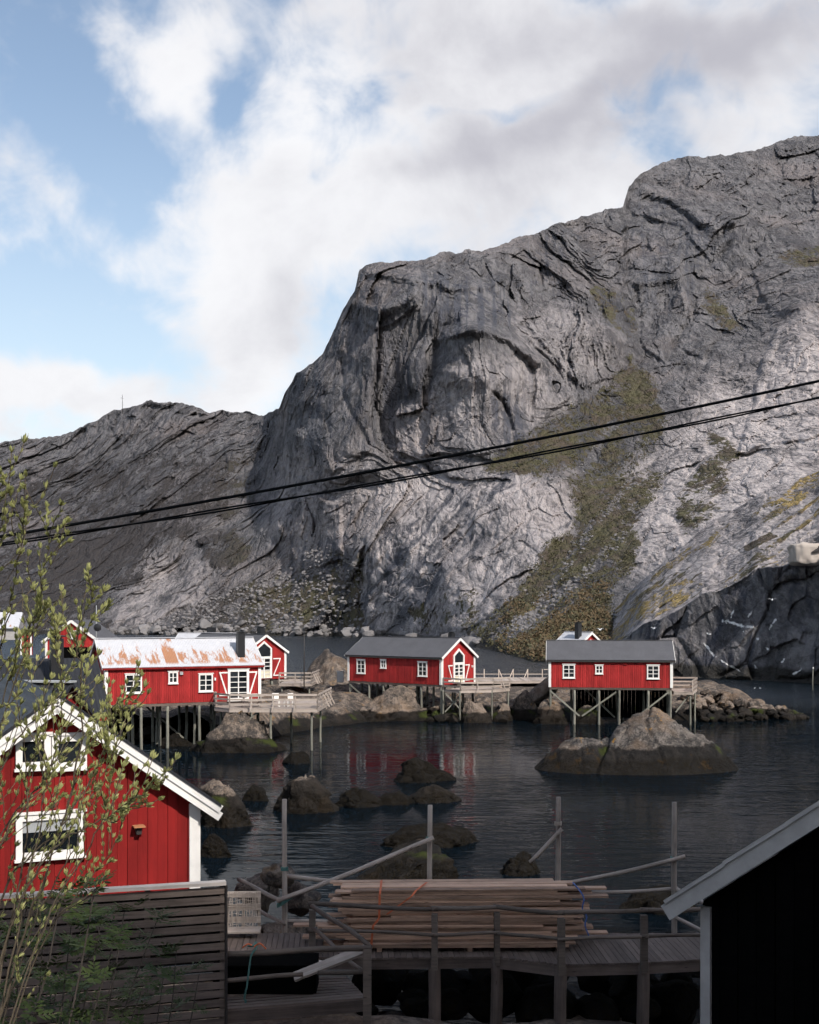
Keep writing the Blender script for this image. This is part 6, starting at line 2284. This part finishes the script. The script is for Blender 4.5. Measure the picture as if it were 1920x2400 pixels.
M_WLEAF = leaf_mat("willow_leaf", (0.24, 0.25, 0.085), (0.46, 0.45, 0.19))
M_RLEAF = leaf_mat("rowan_leaf", (0.022, 0.036, 0.008), (0.055, 0.075, 0.02))
M_BARK = simple_mat("willow_bark", (0.085, 0.065, 0.042), .85, .4, 30.0, .3, 90.0)
M_BARKD = simple_mat("dark_twig_bark", (0.045, 0.035, 0.028), .85, .4, 30.0)


def leaf_blade(V, F, base, d, up, L, wdt, curl=.25):
    d = d.normalized()
    s_ = d.cross(up)
    if s_.length < 1e-4:
        s_ = d.orthogonal()
    s_.normalize()
    n_ = s_.cross(d)
    k = len(V)
    for t, ww, cv_ in ((0, .12, 0), (.35, .9, .06), (.7, .75, .03), (1, .05, -.10)):
        c = base + d * (L * t) + n_ * (L * curl * (cv_ - t * t * .25))
        V.append(c - s_ * wdt * .5 * ww)
        V.append(c + n_ * (-.12 * wdt * ww))
        V.append(c + s_ * wdt * .5 * ww)
    for i in range(3):
        a = k + i * 3
        F.extend([(a, a + 1, a + 4, a + 3), (a + 1, a + 2, a + 5, a + 4)])


def bud_mesh(seed):
    """an opening willow bud: a handful of upright young leaves round a catkin"""
    rg = random.Random(seed)
    V, F = [], []
    n_ = rg.randint(4, 6)
    for k in range(n_):
        a = 6.28 * k / n_ + rg.uniform(-.4, .4)
        op = rg.uniform(.12, .55)
        d = Vector((math.cos(a) * op, math.sin(a) * op, 1))
        leaf_blade(V, F, Vector((math.cos(a) * .06, math.sin(a) * .06, 0)), d, Vector((math.cos(a), math.sin(a), 0)), rg.uniform(.7, 1.05), rg.uniform(.22, .32), .4)
    tv, tf = tube_data([(0, 0, 0), (0, 0, .25), (0, 0, .5), (0, 0, .72)], [.07, .12, .10, .02], 6, .3, seed)
    F += [tuple(i + len(V) for i in q_) for q_ in tf]
    V += tv
    return V, F


BUDS = [bud_mesh(40 + i) for i in range(8)]
BUDM = [local_mesh("leaf_cluster", v, f_, M_WLEAF, True) for v, f_ in BUDS]

wil = empty("willow_shrub", tuple(W(-80, 2900, 4.6)))
tag(wil, "budding willow shrub with pale green leaf buds filling the left edge", "shrub")
WO = Vector(wil.location)
rgw = random.Random(90)
twigs_V, twigs_F = [], []
bud_sites = []


def smooth_line(P, sub=5):
    out = []
    for i in range(len(P) - 1):
        p0, p1, p2, p3 = P[max(i - 1, 0)], P[i], P[i + 1], P[min(i + 2, len(P) - 1)]
        for k in range(sub):
            t = k / sub
            out.append(.5 * ((2 * p1) + (p2 - p0) * t + (2 * p0 - 5 * p1 + 4 * p2 - p3) * t * t + (3 * p1 - p0 - 3 * p2 + p3) * t ** 3))
    out.append(P[-1])
    return out


def jig(a):
    return Vector((rgw.uniform(-a, a), rgw.uniform(-a, a), rgw.uniform(-a, a)))


stems = [  # (display px polyline, distance at foot, at tip, radius at foot)
    ([(-60, 2350), (40, 2000), (110, 1800), (165, 1600), (170, 1430), (165, 1330), (200, 1240)], 4.6, 4.2, .014),
    ([(-60, 2300), (-30, 1750), (20, 1590), (90, 1490), (150, 1400), (195, 1300)], 4.6, 4.5, .012),
    ([(-70, 2200), (-50, 1600), (10, 1340), (38, 1190), (55, 1060)], 4.5, 4.0, .011), ([(-70, 2250), (-40, 1700), (55, 1370), (92, 1210), (102, 1110)], 4.7, 4.4, .011),
    ([(-60, 2350), (20, 1960), (110, 1790), (200, 1735), (270, 1690), (332, 1650)], 4.4, 4.0, .012), ([(-80, 2100), (-50, 1500), (-15, 1200), (-8, 1090), (0, 1000)], 4.3, 3.9, .011),
    ([(-60, 2350), (0, 1900), (130, 1740), (205, 1610), (245, 1520), (270, 1465)], 4.8, 4.6, .013), ([(-60, 2350), (-10, 1800), (100, 1650), (190, 1570), (240, 1500)], 5.0, 5.0, .011),
    ([(-60, 2350), (-20, 1850), (60, 1690), (120, 1580), (130, 1450), (120, 1320)], 4.2, 3.9, .011), ([(-60, 2400), (60, 1980), (150, 1800), (190, 1700), (230, 1560)], 4.9, 4.8, .011),
    ([(-70, 2300), (-50, 1650), (0, 1480), (50, 1350), (80, 1290)], 4.0, 3.8, .010), ([(-60, 2400), (50, 1900), (90, 1700), (95, 1560), (60, 1400)], 4.4, 4.3, .011),
    ([(-60, 2380), (30, 1900), (60, 1700), (40, 1500), (30, 1330)], 4.7, 4.6, .012), ([(-60, 2400), (80, 2010), (170, 1880), (235, 1790), (262, 1700)], 4.6, 4.5, .010),
    ([(-60, 2400), (90, 1960), (200, 1760), (235, 1650), (228, 1560)], 4.3, 4.2, .010)]
for si, (poly, d0, d1, r0) in enumerate(stems):
    n_ = len(poly)
    P = [W(a * S, b_ * S, d0 + (d1 - d0) * i / (n_ - 1)) - WO for i, (a, b_) in enumerate(poly)]
    pts = smooth_line(P, 7)
    pts = [p + jig(.007) for p in pts]
    m = len(pts)
    rad = [.40 * r0 * (1 - .82 * i / (m - 1)) for i in range(m)]
    tube("stem", wil, pts, rad, M_BARK, 7, .15, si)
    for i in range(int(m * .18), m):
        z_vis = pts[i]
        d = (pts[min(i + 1, m - 1)] - pts[max(i - 1, 0)]).normalized()
        # buds straight on the stem near its tip
        if i > m * .55:
            for _ in range(2):
                if rgw.random() < .8:
                    o_ = jig(1).normalized()
                    bud_sites.append((pts[i] + o_ * rad[i], (d * 1.1 + o_ * .75).normalized(), rgw.uniform(.028, .046)))
        # side twigs
        if rgw.random() < .62:
            out = jig(1)
            out = (out - d * out.dot(d)).normalized()
            dirv_ = (d * .9 + out * .8 + Vector((.12, 0, .35))).normalized()
            ln = rgw.uniform(.12, .36) * (1.15 - .5 * i / m)
            k_ = 6
            tw_ = []
            p = pts[i].copy()
            for q_ in range(k_):
                tw_.append(p.copy())
                dirv_ = (dirv_ + jig(.22) + Vector((0, 0, .10))).normalized()
                p = p + dirv_ * (ln / k_)
            v, f_ = tube_data(tw_, [max(.0016, rad[i] * .45 * (1 - .7 * q_ / k_)) for q_ in range(k_)], 5, .1, i)
            twigs_F += [tuple(q_ + len(twigs_V) for q_ in g_) for g_ in f_]
            twigs_V += v
            for q_ in range(1, k_):
                if rgw.random() < .9:
                    o_ = jig(1).normalized()
                    dd = (tw_[q_] - tw_[q_ - 1]).normalized()
                    bud_sites.append((tw_[q_], (dd + o_ * .7 + Vector((0, 0, .3))).normalized(), rgw.uniform(.026, .044)))
            bud_sites.append((tw_[-1], dirv_, rgw.uniform(.034, .050)))
link("twigs", local_mesh("twigs", twigs_V, twigs_F, M_BARK, True), None, wil)["kind"] = "stuff"
vis = []
for s_ in bud_sites:
    w_ = s_[0] + WO
    px_ = HX + w_.x / w_.y * FPX
    py_ = HY - (w_.z - CAM_H) / w_.y * FPX
    if -60 < px_ < 520 and 900 < py_ < 2450:
        vis.append((s_[2] / w_.y, s_))
vis.sort(key=lambda t: -t[0])
restV, restF = [], []
for i, (_, (p, d, L)) in enumerate(vis):
    q_ = d.to_track_quat('Z', 'Y') @ Matrix.Rotation(rgw.uniform(0, 6.28), 3, 'Z').to_quaternion()
    if i < 300:
        o = link("leaf_cluster", BUDM[i % 8], None, wil)
        o.location = p
        o.rotation_mode = 'QUATERNION'
        o.rotation_quaternion = q_
        L = L * .72
        o.scale = (L, L, L)
    else:
        v, f_ = BUDS[i % 8]
        k = len(restV)
        restF += [tuple(a + k for a in g_) for g_ in f_]
        restV += [p + q_ @ (Vector(a) * L * .72) for a in v]
if restV:
    o = link("foliage", local_mesh("foliage", restV, restF, M_WLEAF, True), None, wil)
    o["kind"] = "stuff"
print("willow buds", len(vis))

# dark rowan shoots at the bottom left
def whorl(seed):
    rg = random.Random(seed)
    V, F = [], []
    for k in range(4):
        a = 6.28 * k / 4 + rg.uniform(-.4, .4)
        axis = Vector((math.cos(a), math.sin(a), rg.uniform(.15, .7))).normalized()
        for t in range(3):
            b_ = axis * (.25 + .25 * t)
            for s_ in (-1, 1):
                side = axis.cross(Vector((0, 0, 1))).normalized() * s_
                leaf_blade(V, F, b_, (axis * .8 + side), Vector((0, 0, 1)), .52 * (1 - .07 * t), .22, .3)
        leaf_blade(V, F, axis * 1.0, axis, Vector((0, 0, 1)), .4, .15, .3)
    return V, F


WH = [whorl(7 + i) for i in range(5)]
WHM = [local_mesh("leaf_whorl", v, f_, M_RLEAF, True) for v, f_ in WH]
shoots = [(40, 2060, 7.0), (90, 1990, 6.6), (150, 1950, 6.4), (120, 2080, 7.2), (190, 2010, 6.8), (235, 2060, 7.0), (262, 1920, 6.6), (330, 1940, 6.9), (372, 2000, 7.4), (300, 2080, 7.3), (60, 1900, 6.0), (20, 1960, 6.3), (215, 1930, 6.5), (420, 2050, 8.2), (10, 2110, 7.1), (160, 2120, 7.4), (240, 1985, 6.2), (345, 2055, 7.9), (130, 1880, 5.6), (200, 1870, 5.9)]
for i, (a, b_, D) in enumerate(shoots):
    tip = W(a * S, b_ * S, D)
    # ground below the frame
    foot = Vector((tip.x * .75 - .9, D - .4, float(np.interp(D - .4, [3, 8, 14], [6.3, 4.1, 1.8]))))
    r_ = empty("rowan_shoot", tuple(foot))
    rank = ['leftmost', 'second', 'third', 'fourth', 'fifth', 'sixth', 'seventh', 'eighth', 'ninth', 'tenth', 'eleventh', 'twelfth', 'thirteenth', 'fourteenth', 'fifteenth', 'sixteenth', 'seventeenth', 'eighteenth', 'nineteenth', 'twentieth'][sorted(range(len(shoots)), key=lambda q_: (shoots[q_][0], q_)).index(i)]
    tag(r_, "dark leafy rowan shoot before the slatted fence, " + rank + " counted from the left", "shrub", "rowan shoots before the fence")
    rg = random.Random(i)
    P = [Vector((0, 0, 0)), (tip - foot) * .4 + Vector((rg.uniform(-.15, .15), 0, .1)), (tip - foot) * .75 + Vector((rg.uniform(-.08, .08), 0, .05)), tip - foot]
    pts = smooth_line(P, 5)
    tube("stem", r_, pts, [.011 * (1 - .75 * k / (len(pts) - 1)) for k in range(len(pts))], M_BARKD, 6, .1, i)
    for k in range(len(pts)):
        t = k / (len(pts) - 1)
        if t > .5:
            for _ in range(1 if t < 1 else 3):
                o = link("leaf_whorl", rg.choice(WHM), None, r_)
                o.location = pts[k] + Vector((rg.uniform(-.12, .12), rg.uniform(-.12, .12), rg.uniform(-.06, .06))) * (1 if t < 1 else .5)
                s_ = rg.uniform(.06, .10)
                o.scale = (s_, s_, s_)
                o.rotation_euler = (rg.uniform(-.5, .5), rg.uniform(-.5, .5), rg.uniform(0, 6))
